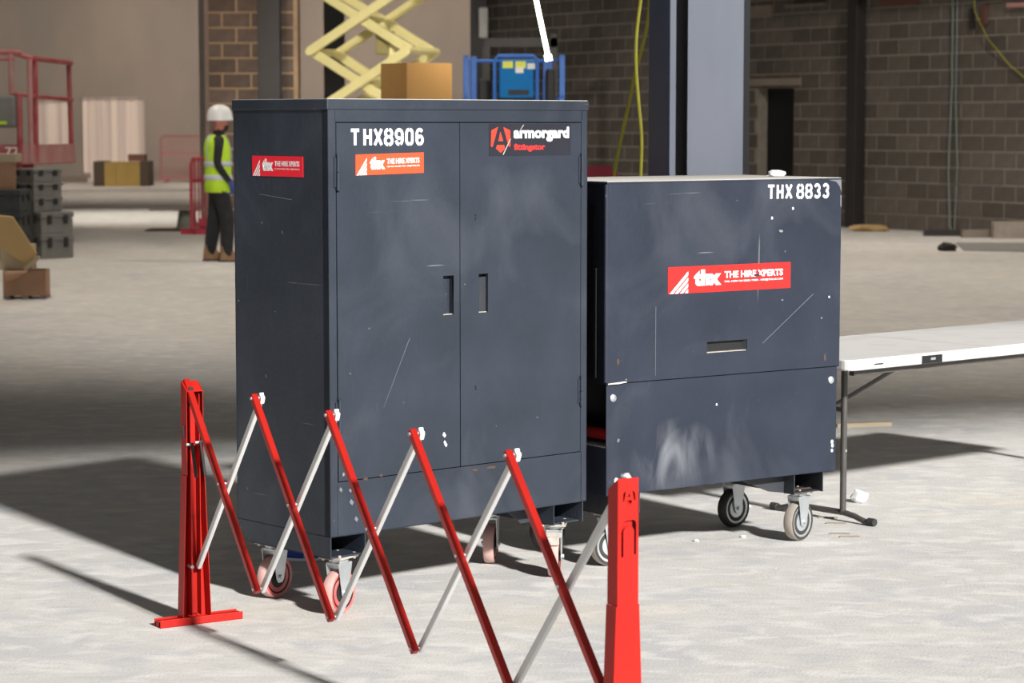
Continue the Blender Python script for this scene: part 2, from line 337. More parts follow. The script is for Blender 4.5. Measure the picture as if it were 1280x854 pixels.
# concrete block pier on the left, laid frontally
def lay_blocks(root, origin, dirv, nrm, L, nc, bl, bh, m_block, joint=.016, skip=None, s0=0., pref=lambda s, z: True, limit=300, depth=.012):
    """courses of separate blocks standing proud of the mortar backing"""
    def mk(l):
        b = MB().box(0, l-joint, -depth, .03, 0, bh-joint); return b.mesh('block', m_block)
    full, half = mk(bl), mk(bl/2)
    ang = math.atan2(dirv[1], dirv[0]); spots = []
    for c in range(nc):
        s = s0 - (bl/2 if c % 2 else 0); z = c*bh + joint/2
        while s < L:
            l = bl
            if s < s0-1e-6: s2, l = s0, bl/2
            else: s2 = s
            if s2+l > L+1e-6: l = bl/2
            if s2+l <= L+.02 and not (skip and skip(s2, s2+l, z, z+bh)): spots.append((s2, z, l))
            s = s2+l
    vis = [p for p in spots if pref(p[0], p[1])]; vis.sort(key=lambda p: p[0])
    indiv = set(vis[:limit]); rest = MB(); first = True
    for (s, z, l) in spots:
        x, y = origin[0]+dirv[0]*s, origin[1]+dirv[1]*s; j = random.uniform(-.003, .003)
        if (s, z, l) in indiv:
            o = bpy.data.objects.new('concrete_block', full if l > bl*.7 else half); C.objects.link(o); o.parent = root
            o.location = (x+nrm[0]*j, y+nrm[1]*j, z); o.rotation_euler = (0, 0, ang)
        else:
            R = Matrix.Rotation(ang, 3, 'Z'); vs = []
            for vx in (0, l-joint):
                for vy in (-depth, .03):
                    for vz in (0, bh-joint):
                        q = R @ Vector((vx, vy, vz)); vs.append((q.x+x, q.y+y, q.z+z))
            rest.add(vs, [(0,1,3,2),(4,6,7,5),(0,4,5,1),(2,3,7,6),(0,2,6,4),(1,5,7,3)])
    if rest.v: tag(rest.build('concrete_blocks', m_block, root), kind='stuff')
BH = .246
p0 = at(262.5, 200, 39.0)
pier = bpy.data.objects.new('wall_pier', None); C.objects.link(pier); struct(pier)
MB().box(p0.x, p0.x+1.45, 39.0, 39.5, 0, 8).build('mortar_backing', M['mortar_brown'], pier)
lay_blocks(pier, (p0.x, 39.0), (1, 0), (0, 1), 1.41, 26, .47, BH, M['block_brown'], joint=.034, depth=.012)

# long concrete block wall on the right, running away to the left
WA = Vector((7.494, 34.817)); WD = Vector((-8.05, 12.48)).normalized(); WN = Vector((WD.y, -WD.x))   # WN points into the wall's back
WN = -WN if WN.y < 0 else WN
S0, S1 = -44.0, 14.85     # along the wall, from the camera side to its far end
def WP(s, off=0.): return (WA.x+WD.x*s+WN.x*off, WA.y+WD.y*s+WN.y*off)
WANG = math.atan2(-WD.y, -WD.x)
wr = bpy.data.objects.new('wall_right', None); C.objects.link(wr); struct(wr)
DS0, DS1, DZ = 5.28, 6.22, 2.27
wallm = MB()
def wseg(s0, s1, z0, z1, b=None, o0=.0, o1=.3):
    b = b or wallm; a, c, d, e = WP(s0, o0), WP(s1, o0), WP(s1, o1), WP(s0, o1)
    return b.prism([a, c, d, e], z0, z1, 'z')
wseg(S0, DS0, 0, 8); wseg(DS1, S1, 0, 8); wseg(DS0, DS1, DZ, 8)
wallm.build('mortar_backing', M['mortar'], wr)
# local frame for the blocks: origin at far end, running towards the camera
ORG = WP(14.75); DIRB = (-WD.x, -WD.y)
def skipf(a, b, z0, z1):
    s1, s0 = 14.75-a, 14.75-b
    return s1 > DS0-.01 and s0 < DS1+.01 and z0 < DZ
def pref(a, z):
    s = 14.75-a; top = 3.3+.06*max(s, 0)
    return z < min(top+.1, 4.1) and ((0-.3 < s < 6.8 and not (s > 3.6 and z < .75 and False)) or (9.3 < s < 14.8 and z > .9+.0*s and z < 4.1))
# keep the nearest (largest) ones individual
class _k: pass
def lay_right():
    bl = .47; spots = []
    for c in range(16+1):
        z = c*BH+.008; a = -(bl/2 if c % 2 else 0)
        while a < 15.6:
            a2, l = (0, bl/2) if a < 0 else (a, bl)
            s1, s0 = 14.75-a2, 14.75-(a2+l)
            if not (s1 > DS0+.02 and s0 < DS1-.02 and z < DZ-.12): spots.append((a2, z, l))
            elif s1 > DS1+.02:   # cut block left of the door
                cut = s1-DS1
                if cut > .08: spots.append((a2, z, cut))
            elif s0 < DS0-.02:
                cut = DS0-s0
                if cut > .08: spots.append((a2+l-cut, z, cut))
            a = a2+l
    return spots
spots = lay_right()
vis = [p for p in spots if pref(p[0], p[1])]; vis.sort(key=lambda p: -p[0]); indiv = set(vis[:300])
meshes = {}; rest = MB(); jt = .028
for (a, z, l) in spots:
    x, y = ORG[0]+DIRB[0]*a, ORG[1]+DIRB[1]*a; ang = math.atan2(DIRB[1], DIRB[0]); j = random.uniform(-.004, .003)
    if (a, z, l) in indiv:
        k = round(l, 3)
        if k not in meshes: meshes[k] = MB().box(jt/2, l-jt/2, -.008, .05, 0, BH-jt).mesh('block', M['block'])
        o = bpy.data.objects.new('concrete_block', meshes[k]); C.objects.link(o); o.parent = wr; o.location = (x+WN.x*j, y+WN.y*j, z); o.rotation_euler = (0, 0, ang)
    else:
        R = Matrix.Rotation(ang, 3, 'Z'); vs = []
        for vx in (jt/2, l-jt/2):
            for vy in (-.008, .05):
                for vz in (0, BH-jt):
                    q = R @ Vector((vx, vy, vz)); vs.append((q.x+x+WN.x*j, q.y+y+WN.y*j, q.z+z))
        rest.add(vs, [(0,1,3,2),(4,6,7,5),(0,4,5,1),(2,3,7,6),(0,2,6,4),(1,5,7,3)])
tag(rest.build('concrete_blocks', M['block'], wr), kind='stuff')
wseg(5.09, 6.52, DZ+.0, 2.39, MB(), -.03, .1).build('lintel', M['lintel'], wr)
d2 = bpy.data.objects.new('door_2', None); C.objects.link(d2); struct(d2)
wseg(DS0+.0, DS1-.0, 0, DZ, MB(), .20, .24).build('door_leaf', M['black'], d2)
# padstones set high in the wall
wseg(5.85, 6.62, 3.40, 3.60, MB(), -.02, .1).build('padstone', M['lintel'], wr)

# ================================================================== TALL CABINET
def castor(parent, x, y, face, wm, tm, r=.075, w=.040, yaw=0., brake=False, ztop=.2, hubm='zinc'):
    """swivel castor: plate bolted under the skid, fork, wheel; yaw turns the wheel axis"""
    c = bpy.data.objects.new('castor', None); C.objects.link(c); c.parent = parent; c.location = (x, y, 0); c.rotation_euler = (0, 0, yaw)
    pm = MB().box(-.055, .055, -.045, .045, ztop-.007, ztop)
    for sx in (-1, 1):
        for sy in (-1, 1): pm.tube((sx*.043, sy*.034, ztop-.014), (sx*.043, sy*.034, ztop+.008), .0055, 8)
    pm.build('mounting_plate', M['zinc_dusty'], c)
    f = MB().lathe([(.030, ztop-.024), (.034, ztop-.018), (.034, ztop-.007)], n=16)
    f.box(-.032, .032, -(w/2+.009), w/2+.009, ztop-.03, ztop-.022)
    for s in (-1, 1):
        y0 = s*(w/2+.006); prof = [(-.038, ztop-.024), (.042, ztop-.024), (.019, r-.008), (.010, r-.020), (-.010, r-.020), (-.019, r-.008)]
        f.prism(prof, y0-.0015, y0+.0015, 'y')
    f.build('fork', M['zinc'], c, bevel=.001)
    wh = MB().lathe([(r-.016, -w/2+.003), (r-.004, -w/2), (r, -w/2+.007), (r, w/2-.007), (r-.004, w/2), (r-.016, w/2-.003)], (0, 0, r), 'y', 36)
    o = wh.build('wheel', M[tm], c, smooth=True); o.data.materials.append(M[wm])
    for p in o.data.polygons:
        if abs(p.normal.y) > .5: p.material_index = 1
    hb = MB().lathe([(.010, -w/2-.002), (.028, -w/2+.002), (.050, -w/2+.004), (r-.015, -w/2+.001), (r-.015, w/2-.001), (.05, w/2-.004), (.028, w/2-.002), (.010, w/2+.002)], (0, 0, r), 'y', 28)
    hb.build('hub', M[hubm], c, smooth=True)
    MB().tube((0, -(w/2+.016), r), (0, w/2+.016, r), .008, 8).build('axle_bolt', M['zinc'], c)
    if brake:
        MB().box(-.05, -.02, -.03, .03, ztop-.05, ztop-.03).box(-.068, -.045, -.022, .022, ztop-.075, ztop-.045).build('brake_pedal', M['zinc_dusty'], c, bevel=.003)
    return c

W, D, ZB, ZT = 1.185, .535, .277, 1.743
cab = thing('tool_cabinet', 'tall charcoal steel two-door site cabinet on red castors, numbered THX 8906', 'cabinet', (-.609, 7.884, 0), .730)
g = .0035   # door gap
b = MB()
b.box(0, .003, 0, D, ZB, 1.71); b.box(W-.003, W, 0, D, ZB, 1.71); b.box(0, W, D-.003, D, ZB, 1.71); b.box(0, W, 0, D, ZB, ZB+.004)
b.box(0, .036-g, 0, .03, ZB, 1.71); b.box(1.151+g, W, 0, .03, ZB, 1.71); b.box(.03, 1.16, 0, .03, 1.664+g, 1.71); b.box(.03, 1.16, 0, .03, ZB, .465-g)
b.box(.03, 1.155, .024, .03, .46, 1.67)
b.build('body', M['paint'], cab)
b = MB().box(-.004, W+.004, -.004, D+.004, 1.708, ZT); b.build('top_cap', M['paint'], cab, bevel=.004)
MB().box(.0, W, .0, D, ZT, ZT+.0015).build('dust_layer', M['dust_top'], cab)
def rect(a, b_, c, d): return [(a, c), (b_, c), (b_, d), (a, d)]
for i, (x0, x1, h) in enumerate(((.036, .5735-g/2, (.497, .545)), (.5735+g/2, 1.151, (.660, .703)))):
    hz0, hz1 = 1.000, 1.137
    dr = plate('door', rect(x0, x1, .465, 1.664), [rect(h[0], h[1], hz0, hz1)], .010, M['paint'], cab, lambda u, v, w: (u, .004+w, v))
    # pressed handle pocket: four flared sides and a back
    p = MB(); a, c = h; ia, ic = (a+.004, c-.010) if i == 0 else (a+.012, c-.004)
    y0, y1 = .0, .055
    p.add([(a,y0,hz0),(c,y0,hz0),(c,y0,hz1),(a,y0,hz1),(a,y1,hz0),(c,y1,hz0),(c,y1,hz1),(a,y1,hz1)], [(0,1,5,4),(1,2,6,5),(2,3,7,6),(3,0,4,7),(4,5,6,7)])
    pk = p.build('handle_pocket', M['paint_dark'], dr)
    MB().box(a+.001, c-.001, .006, .050, hz0, hz0+.003).build('worn_pocket_edge', M['zinc_dusty'], dr)
    # dark pull bar seen inside the pocket
    if i == 0: MB().box(a+.001, a+.024, .010, .018, hz0+.004, hz1-.012).build('pull_flap', M['paint'], dr)
    else: MB().box(a+.010, c-.001, .010, .018, hz0+.004, hz1-.012).build('pull_flap', M['paint_dark'], dr)
    for sx in ((-1,) if i == 0 else (1,)):
        for (za, zb) in (((1.441, 1.560), (.63, .742)) if i == 0 else ((1.437, 1.553), (.633, .742))):
            hx = .038 if i == 0 else 1.153
            hg = MB().tube((hx, -.007, za), (hx, -.007, (za+zb)/2-.001), .0075, 12).tube((hx, -.007, (za+zb)/2+.001), (hx, -.007, zb), .0065, 12)
            hg.box(hx-.014, hx-.003, -.004, .0, za+.01, zb-.01); hg.build('hinge', M['paint'], dr, smooth=True)
# lock and screw holes on the right door, bolts
for (x, z) in ((.645, 1.342), (.645, 1.330), (.644, .741), (.646, .732)):
    MB().lathe([(.0045, -.0015), (.0045, .0)], (x, -.0005, z), 'y', 10).build('lock_hole', M['black'], cab)
for (x, z, r, m) in ((.500, .583, .008, 'paper'), (.503, .556, .006, 'paper'), (.507, .548, .007, 'paper'), (.045, .437, .007, 'paint_scratch'), (.085, .43, .006, 'paint_scratch'), (.09, .39, .009, 'paint_scratch'), (.11, .33, .008, 'paint_scratch')):
    MB().prism([(x-r, z), (x-r*.2, z+r*1.2), (x+r*.5, z+r*.5), (x+r, z-r*.3), (x+r*.3, z-r*1.3), (x-r*.5, z-r*.6)], -.0012, 0, 'y').build('paint_chip', M[m], cab)
for (x, z, w) in ((.625, .445, .03), (.69, .447, .05), (.14, .462, .02), (.21, .468, .015)):
    MB().prism([(x, z), (x+w*.4, z+.006), (x+w, z+.003), (x+w*.9, z-.005), (x+w*.3, z-.004)], -.0012, 0, 'y').build('rust_mark', M['rust'], cab)
# skids: open fork channels left and right, running front to back
def skid(parent, x0, x1, d, zb, m, taper=.07, h=.074):
    s = MB()
    for x in (x0, x1-.004):
        s.prism([(0, zb), (d, zb), (d-taper, zb-h), (0, zb-h)], x, x+.004, 'x')
    s.box(x0, x1, .02, d-taper, zb-h, zb-h+.004)
    return s.build('skid', m, parent)
skid(cab, 0, .150, D, ZB, M['paint']); skid(cab, W-.165, W-.017, D, ZB, M['paint'])
# thin back rails between the skids, tapered gussets seen from the front
MB().prism([(.86, ZB), (1.02, ZB), (1.02, ZB-.07), (.95, ZB-.07)], .10, .104, 'y').build('gusset', M['paint_dark'], cab)
castor(cab, .085, .066, 0, 'red_wheel', 'tread', yaw=.30, hubm='black')
castor(cab, .085, D-.10, 0, 'red_wheel', 'tread', yaw=.22, hubm='black')
castor(cab, W-.10, .065, 0, 'red_wheel', 'tread', yaw=.74, brake=True, hubm='black')
castor(cab, W-.10, D-.115, 0, 'red_wheel', 'tread', yaw=.70, hubm='black')

# ---- stencil lettering drawn as thick strokes with the stencil's gaps
def arc(cx, cz, rx, rz, a0, a1, n=7): return [(cx+rx*math.cos(math.radians(a0+(a1-a0)*i/n)), cz+rz*math.sin(math.radians(a0+(a1-a0)*i/n))) for i in range(n+1)]
GL = {
 'T': [[(.1, .92), (.9, .92)], [(.5, .80), (.5, .06)]],
 'H': [[(.15, .05), (.15, .95)], [(.85, .05), (.85, .95)], [(.2, .5), (.8, .5)]],
 'X': [[(.12, .05), (.88, .95)], [(.12, .95), (.88, .05)]],
 '8': [arc(.42, .73, .30, .22, 100, 262), arc(.58, .73, .30, .22, 80, -82), arc(.42, .27, .34, .24, 98, 262), arc(.58, .27, .34, .24, 82, -82)],
 '9': [arc(.5, .68, .36, .27, 75, 285), arc(.55, .68, .33, .27, 60, 0, 4) + [(.88, .45)] + arc(.55, .32, .33, .27, 0, -60, 4), arc(.48, .30, .33, .25, 265, 195, 4)],
 '0': [arc(.42, .70, .28, .25, 95, 180, 4) + arc(.42, .30, .28, .25, 180, 265, 4), arc(.58, .70, .28, .25, 85, 0, 4) + arc(.58, .30, .28, .25, 0, -85, 4)],
 '6': [arc(.50, .70, .33, .25, 40, 95, 3) , arc(.48, .68, .32, .27, 110, 180, 4) + arc(.48, .30, .32, .25, 180, 262, 5), arc(.55, .30, .30, .24, -80, 140, 7)],
 '3': [arc(.46, .72, .34, .23, 150, -75, 9), arc(.46, .27, .36, .23, 75, -150, 9)],
 ' ': [],
}
def stencil(s, x0, z0, cw, ch, gap, th, y, parent, name='stencilled_number', spaces=.5):
    b = MB(); x = x0
    for ch_ in s:
        if ch_ == ' ': x += cw*spaces; continue
        for st in GL[ch_]:
            pts = [Vector((x+p[0]*cw, z0+p[1]*ch)) for p in st]
            for i in range(len(pts)-1):
                d = (pts[i+1]-pts[i]); n = Vector((-d.y, d.x)).normalized()*th/2; e = d.normalized()*th*.25
                q = [pts[i]-e+n, pts[i]-e-n, pts[i+1]+e-n, pts[i+1]+e+n]; yy = y-.00002*(len(b.v) % 7)
                b.add([(v.x, yy, v.y) for v in q], [(0,1,2,3)])
        x += cw+gap
    return b.build(name, M['stencil_white'], parent)
stencil('T HX8906', .096, 1.590, .036, .054, .0092, .0115, -.0016, cab, spaces=.22)

def hire_sticker(parent, x0, x1, zl, zr, h, y, m, xplane=None, small=True, bold=.02):
    """red sticker with stripes, bold lettering and small print"""
    sgn = 1
    def put(u, v, w=0.):
        a = x0+u*(x1-x0); z = zl+(zr-zl)*u+v*h
        return (a, y-w, z) if xplane is None else (xplane-w, a, z)
    st = MB().add([put(0,0,0), put(1,0,0), put(1,1,0), put(0,1,0), put(0,0,.0012), put(1,0,.0012), put(1,1,.0012), put(0,1,.0012)],
                  [(0,3,2,1),(4,5,6,7),(0,1,5,4),(1,2,6,5),(2,3,7,6),(3,0,4,7)]).build('sticker', m, parent)
    W_ = M['print_white']
    S = lambda a, c: ((a-60)/1152, (352-c)/252)
    quads = [[(75,350),(108,350),(243,184),(243,145)], [(122,350),(152,350),(243,240),(243,203)], [(168,350),(198,350),(243,293),(243,258)], [(212,350),(243,350),(243,312)]]
    polys('stripe_logo', W_, st, [[S(*p) for p in q] for q in quads], lambda u, v: put(u, v, .0017))
    yy = y-.0017; xp = None if xplane is None else xplane-.0017
    def T(nm, s, u0, u1, v0, v1, bold_):
        a0, a1 = x0+u0*(x1-x0), x0+u1*(x1-x0); zz = zl+(zr-zl)*u0
        text(nm, s, W_, st, a0, a1, zz+v0*h, zz+v1*h, yy, bold_, xp, (zr-zl)*(u1-u0))
    T('lettering', 'thx', .205, .425, .25, .86, .07)
    T('lettering', 'THE HIRE XPERTS', .452, .935, .50, .76, .035)
    T('lettering', 'CALL NOW ON 08000 170000 - HIRE@THXUK.COM', .452, .935, .32, .41, .02)
    return st
hire_sticker(cab, .115, .410, 1.489, 1.494, .070, 0.0-.0012, M['sticker_orange'])
hire_sticker(cab, .425, .135, 1.483, 1.483, .069, 0, M['sticker_crimson'], xplane=0.0)
# maker's sticker on the right door
x0, x1, z0, z1 = .708, 1.100, 1.549, 1.661
ms = MB().box(x0, x1, -.0022, -.001, z0, z1).build('sticker', M['sticker_dark'], cab)
P = lambda a, c: (x0+(a-68)/1087*(x1-x0), z1-(c-75)/415*(z1-z0))
polys('emblem', M['print_emblem'], ms, [[P(*q) for q in pl] for pl in (
    [(182,115),(95,160),(90,370),(112,375)], [(252,118),(342,160),(344,370),(322,372)], [(213,175),(186,300),(250,300)], [(170,350),(262,350),(272,400),(218,452),(155,395)])], lambda u, v: (u, -.0026, v))
a = P(385, 310); c = P(1130, 115); text('lettering', 'armorgard', M['print_white'], ms, a[0], c[0], a[1], c[1], -.0026, .042)
a = P(390, 440); c = P(805, 335); text('lettering', 'fittingstor', M['print_red'], ms, a[0], c[0], a[1], c[1], -.0026, .042)
for pl in ([(340,270),(350,272),(252,480),(242,478)], [(515,85),(525,88),(480,150),(472,148)]): polys('scratch', M['zinc_dusty'], ms, [[P(*q) for q in pl]], lambda u, v: (u, -.0029, v))
# long scratch on the door and a pale scuff on the side
polys('scratch', M['paint_scratch'], cab, [[(.345, .93), (.3470, .93), (.231, .70), (.230, .70)]], lambda u, v: (u, -.0014, v))
polys('side_scuff', M['paint_scratch'], cab, [[(.385, 1.42), (.20, 1.405), (.20, 1.4072), (.385, 1.422)]], lambda u, v: (-.0006, u, v))

# ================================================================== LOW SITE BOX (hinged hood)
W2, D2, ZB2, ZM2, ZT2 = 1.150, .624, .282, .702, 1.445
box = thing('site_box', 'lower wide navy steel site box with hinged hood on black castors, numbered THX 8833', 'storage box', (.349, 8.744, 0), .611)
PBX = M['paint_box']
# lower tub: front panel up to the hood, sides cut lower
b = MB().box(0, W2, 0, .004, ZB2, ZM2); b.box(0, .004, 0, D2, ZB2, .47); b.box(W2-.004, W2, 0, D2, ZB2, ZM2); b.box(0, W2, D2-.004, D2, ZB2, ZM2); b.box(0, W2, 0, D2, ZB2, ZB2+.004)
b.build('lower_body', PBX, box, bevel=.0015)
MB().box(.0, .16, .004, D2-.004, .462, .468).build('side_ledge', M['dust_top'], box)
MB().box(.16, W2-.01, .01, D2-.01, .30, 1.38).build('inner_carcass', M['black'], box)  # black colour stands in for the shade inside the box
tag(MB().path([(.045, -.0+.03, .505), (.045, .12, .505), (.045, .50, .505)], .022, 14).build('side_tube', M['sticker_red'], box, smooth=True), 'red tube showing in the side cut-out')  # stand-in tube for an unidentified red thing behind the box
# hood: front plate with the pull slot, sides, top
hs = rect(.473, .673, .791, .834)
hood = plate('hood', rect(-.004, W2+.004, ZM2+.002, ZT2-.002), [hs], .006, PBX, box, lambda u, v, w: (u, -.006+w, v))
b = MB().box(-.004, .0, -.004, D2, .70, ZT2-.004); b.box(W2, W2+.004, -.004, D2, .70, ZT2-.004); b.box(-.004, W2+.004, D2, D2+.004, .70, ZT2-.004)
sd_ = b.build('hood_side', M['paint_box'], box)
MB().box(-.006, W2+.006, -.010, D2+.006, ZT2-.006, ZT2+.003).build('hood_top', PBX, box, bevel=.003)
MB().box(-.004, W2+.004, -.006, D2+.004, ZT2+.003, ZT2+.0045).build('dust_layer', M['dust_top'], box)
# rounded front corner of the hood and a black sheet standing in for the shaded gap, with the strap
MB().tube((-.003, .0, ZM2+.006), (-.003, .0, ZT2-.006), .009, 10).build('hood_corner', PBX, box, smooth=True)
MB().box(-.012, -.004, .050, .066, .72, 1.13).build('side_strap', M['black'], box, bevel=.002)
MB().box(-.0065, -.004, .068, D2-.05, .72, 1.36).build('side_gap_shade', M['black'], box)
p = MB(); a, c, e, f_ = .473, .673, .791, .834
p.add([(a,-.006,e),(c,-.006,e),(c,-.006,f_),(a,-.006,f_),(a,.05,e+.0),(c-.03,.05,e),(c-.03,.05,f_),(a,.05,f_)], [(0,1,5,4),(1,2,6,5),(2,3,7,6),(3,0,4,7),(4,5,6,7)])
p.build('pull_slot', M['paint_dark'], hood)
MB().box(a+.001, c-.001, -.004, .046, e, e+.003).build('worn_slot_edge', M['zinc_dusty'], hood)
for (x, z, r) in ((.030, .648, .015), (1.117, .648, .015)):
    MB().lathe([(r, .0), (r*.95, -.004), (r*.5, -.008)], (x, -.0005, z), 'y', 14).build('bolt_head', M['zinc'], box, smooth=True)
for (x, z, m) in ((.046, .783, 'rust'), (1.076, .738, 'rust')):
    MB().lathe([(.007, .0), (.007, -.0012)], (x, -.009, z), 'y', 9, 1, 1.7).build('screw_hole', M[m], box)
for (x, z, r) in ((.047, .337, .010), (.793, 1.298, .005), (.90, 1.333, .005), (1.095, .98, .004), (1.128, .40, .007), (1.13, .385, .007), (1.128, .365, .006), (.53, .59, .004)):
    MB().lathe([(r, -.0012), (r, 0)], (x, -.0092 if z > .7 else -.0002, z), 'y', 7, 1, 1.2).build('paint_chip', M['paper'], box)
sc = MB()
sc.prism([(.222, .98), (.224, .98), (.2230, .72), (.2215, .72)], -.0105, -.0095, 'y')
sc.build('scratch', M['paint_scratch'], box)
MB().prism([(.75, .815), (.753, .815), (1.012, .995), (1.010, .996)], -.0102, -.0095, 'y').build('scratch', M['paint_scratch'], box)
# worn bright corners of the hood
wc = MB(); wc.prism([(1.085, ZT2-.004), (1.152, ZT2-.004), (1.154, ZT2-.055), (1.143, ZT2-.03), (1.125, ZT2-.012)], -.0102, -.0095, 'y')
wc.prism([(1.147, 1.38), (1.154, 1.38), (1.154, 1.33), (1.148, 1.34)], -.0102, -.0095, 'y'); wc.build('worn_corner', M['paint_scratch'], box)
MB().prism([(.0, .704), (.08, .708), (.09, .704), (.05, .700), (.0, .700)], -.0102, -.0095, 'y').build('worn_hood_edge', M['dust_top'], box)
stencil('THX 8833', .770, 1.372, .0345, .054, .0105, .0105, -.0102, box, spaces=.40)
hire_sticker(box, .280, .890, 1.024, 1.024, .101, -.0095, M['sticker_red'])
MB().prism([(.700, 1.082), (.725, 1.086), (.735, 1.078), (.725, 1.074), (.705, 1.077)], -.0118, -.0115, 'y').build('sticker_tear', M['paint_box'], box)
skid(box, W2-.22, W2-.066, D2, ZB2, M['paint_dark'], .10, .078); skid(box, .0+.02, .16, D2, ZB2, M['paint_dark'], .10, .078)
MB().prism([(.68, ZB2), (W2-.218, ZB2), (W2-.218, ZB2-.078), (W2-.30, ZB2-.065)], .06, .064, 'y').build('gusset', M['paint_dark'], box)
MB().box(W2-.216, W2-.07, .07, .08, ZB2-.078, ZB2-.070).build('rusty_lip', M['rust'], box)
for x, y, yw in ((W2-.115, .09, .25), (W2-.115, D2-.135, .12), (.085, .09, -.15), (.085, D2-.135, .1)):
    castor(box, x, y, 0, 'rubber', 'tread_grey' if y < .2 else 'rubber', r=.078, w=.042, yaw=yw, ztop=.204)

# ================================================================== EXPANDING BARRIER
PA, PB_ = Vector((-1.06, 7.83)), Vector((.269, 5.70)); BD = (PB_-PA).normalized(); BN = Vector((-BD.y, BD.x))
bar = thing('expanding_barrier', 'red and silver expanding lattice barrier between two red posts, in front of the cabinets', 'barrier', (PA.x, PA.y, 0), math.atan2(BD.y, BD.x))
LEN = (PB_-PA).length; NU = 5; U = LEN/NU
# local frame: x along the barrier towards the camera, y = BN (away from the camera)
ZLO, ZHI = .200, .806
def bar_part(name, x0, z0, x1, z1, yc, w, t, m, ext=.012):
    d = Vector((x1-x0, 0, z1-z0)).normalized()*ext
    o = MB().bar((x0-d.x, yc, z0-d.z), (x1+d.x, yc, z1+d.z), t, w, (0, 1, 0)).build(name, m, bar, bevel=.003)
    return o
for i in range(NU):
    xa, xb = i*U, (i+1)*U
    r_ = bar_part('red_bar', xa+(.0 if i else -.01), ZHI, xb, ZLO, -.014, .021, .021, M['red_bar'])
    s_ = bar_part('silver_bar', xa+(.02 if i == 0 else 0), ZLO, xb, ZHI, .010, .014, .021, M['silver_bar'])
    for (x, z) in ((xa+U/2, (ZLO+ZHI)/2),):
        MB().tube((x, -.028, z), (x, .02, z), .005, 10).build('pivot_pin', M['zinc'], bar)
    if i < NU-1:
        MB().tube((xb, -.028, ZHI), (xb, .02, ZHI), .005, 10).build('pivot_pin', M['zinc'], bar)
        MB().tube((xb, -.028, ZLO), (xb, .02, ZLO), .005, 10).build('pivot_pin', M['zinc'], bar)
        cp = MB().prism([(xb-.008, ZHI-.004), (xb-.001, ZHI+.016), (xb+.006, ZHI+.017), (xb+.007, ZHI+.009), (xb+.014, ZHI+.006), (xb+.015, ZHI-.001), (xb+.008, ZHI-.018)], .002, .016, 'y')
        cp.build('end_cap', M['white_plastic'], bar, bevel=.0015)
def post(x, side, withcut):
    """channel post; side = +1 closed face looks to +x"""
    r = bpy.data.objects.new('post', None); C.objects.link(r); r.parent = bar; r.location = (x, 0, 0)
    wt, wm_, wb, dp = .030, .031, .052, .042; zt, zm = .812, .50
    xo = side*dp*.5; xi = -side*dp*.5
    outer = [(-wb, .012), (wb, .012), (wm_+.003, zm), (wt+.001, zm), (wt, zt), (-wt, zt), (-wt-.001, zm), (-wm_-.003, zm)]
    holes = []
    if withcut:
        S = lambda px, py: ((px-781.8)/26*.060, zt-(py-597)/521*1.0)
        holes = [[S(*q) for q in pl] for pl in ([(778.7,613),(775.6,616),(775.1,626),(776.6,626.5)], [(787,613),(790.2,616),(791,625),(789.3,626)], [(783,615),(781.5,621),(784.3,621)], [(780.5,625.4),(786,625.2),(786.4,628.5),(782.7,631),(779.7,629)])]
        hs = [(773.2,697),(773.2,660),(774.5,654),(778,651.3),(787,650.5),(791,652),(792,656),(792,695),(789.5,695),(789.5,664),(787,659.5),(783,658.5),(778.5,660),(775.8,664),(775.8,697)]
        holes.append([S(*q) for q in hs])
    plate('post_face', outer, holes, .002, M['red_post'], r, lambda u, v, w: (xo+w, u*(1 if side > 0 else -1), v))
    for s in (-1, 1):
        f = MB()
        for (za, zb, wa, wb_) in ((.012, zm, wb, wm_+.003), (zm, zt, wt+.001, wt)):
            f.add([(xo, s*wa, za), (xi, s*wa, za), (xi, s*wb_, zb if zb < zt else zt-.03), (xo, s*wb_, zb), (xo, s*(wa-.002), za), (xi, s*(wa-.002), za), (xi, s*(wb_-.002), zb if zb < zt else zt-.03), (xo, s*(wb_-.002), zb)],
                  [(0,1,2,3),(7,6,5,4),(0,4,5,1),(1,5,6,2),(2,6,7,3),(3,7,4,0)])
        f.build('side_flange', M['red_post'], r)
    MB().prism([(xo, zt), (xo, zt-.002), (xi, zt-.032), (xi, zt-.030)], -wt, wt, 'y').build('top_web', M['red_post'], r)
    # inner sliding channel
    inner = MB()
    for s in (-1, 1): inner.box(min(xo*.6, xi*.9), max(xo*.6, xi*.9), s*.017-.0012, s*.017+.0012, .03, zt-.04)
    inner.box(xo*.6-.001, xo*.6+.001, -.017, .017, .03, zt-.04); inner.build('inner_channel', M['red_post'], r)
    # foot
    ft = MB().box(-.026, .026, -.135, .165, .0, .004); ft.box(-.026, -.022, -.135, .165, .0, .026); ft.box(.022, .026, -.135, .165, .0, .026); ft.box(-.012, .012, -.135, .165, .004, .022)
    ft.build('foot', M['red_post'], r, bevel=.0015)
    return r
pl_ = post(-.0, -1, False); pr_ = post(LEN, 1, True)
for (y, z0, z1, dx) in ((-.016, .60, .495, .02), (.014, .605, .50, .028)):
    MB().tube((.026, y-.018, z0+.006), (.026, y+.006, z0+.006), .005, 10).build('clamp_pin', M['zinc'], pl_)
    MB().bar((.030, y, z0+.01), (.030+dx*.3, y+.012, z1), .009, .010, (0, 1, 0)).build('clamp_lever', M['black'], pl_, bevel=.002)
MB().bar((.0, -.034, .665), (.0, -.031, .625), .008, .008, (0, 1, 0)).build('clamp_lever', M['black'], pl_, bevel=.002)
MB().box(.012, .022, -.020, -.004, .735, .795).build('slide_block', M['black'], pl_, bevel=.002)
MB().tube((.0, -.02, .196), (.03, -.02, .196), .006, 10).build('slide_pin', M['zinc'], pl_)
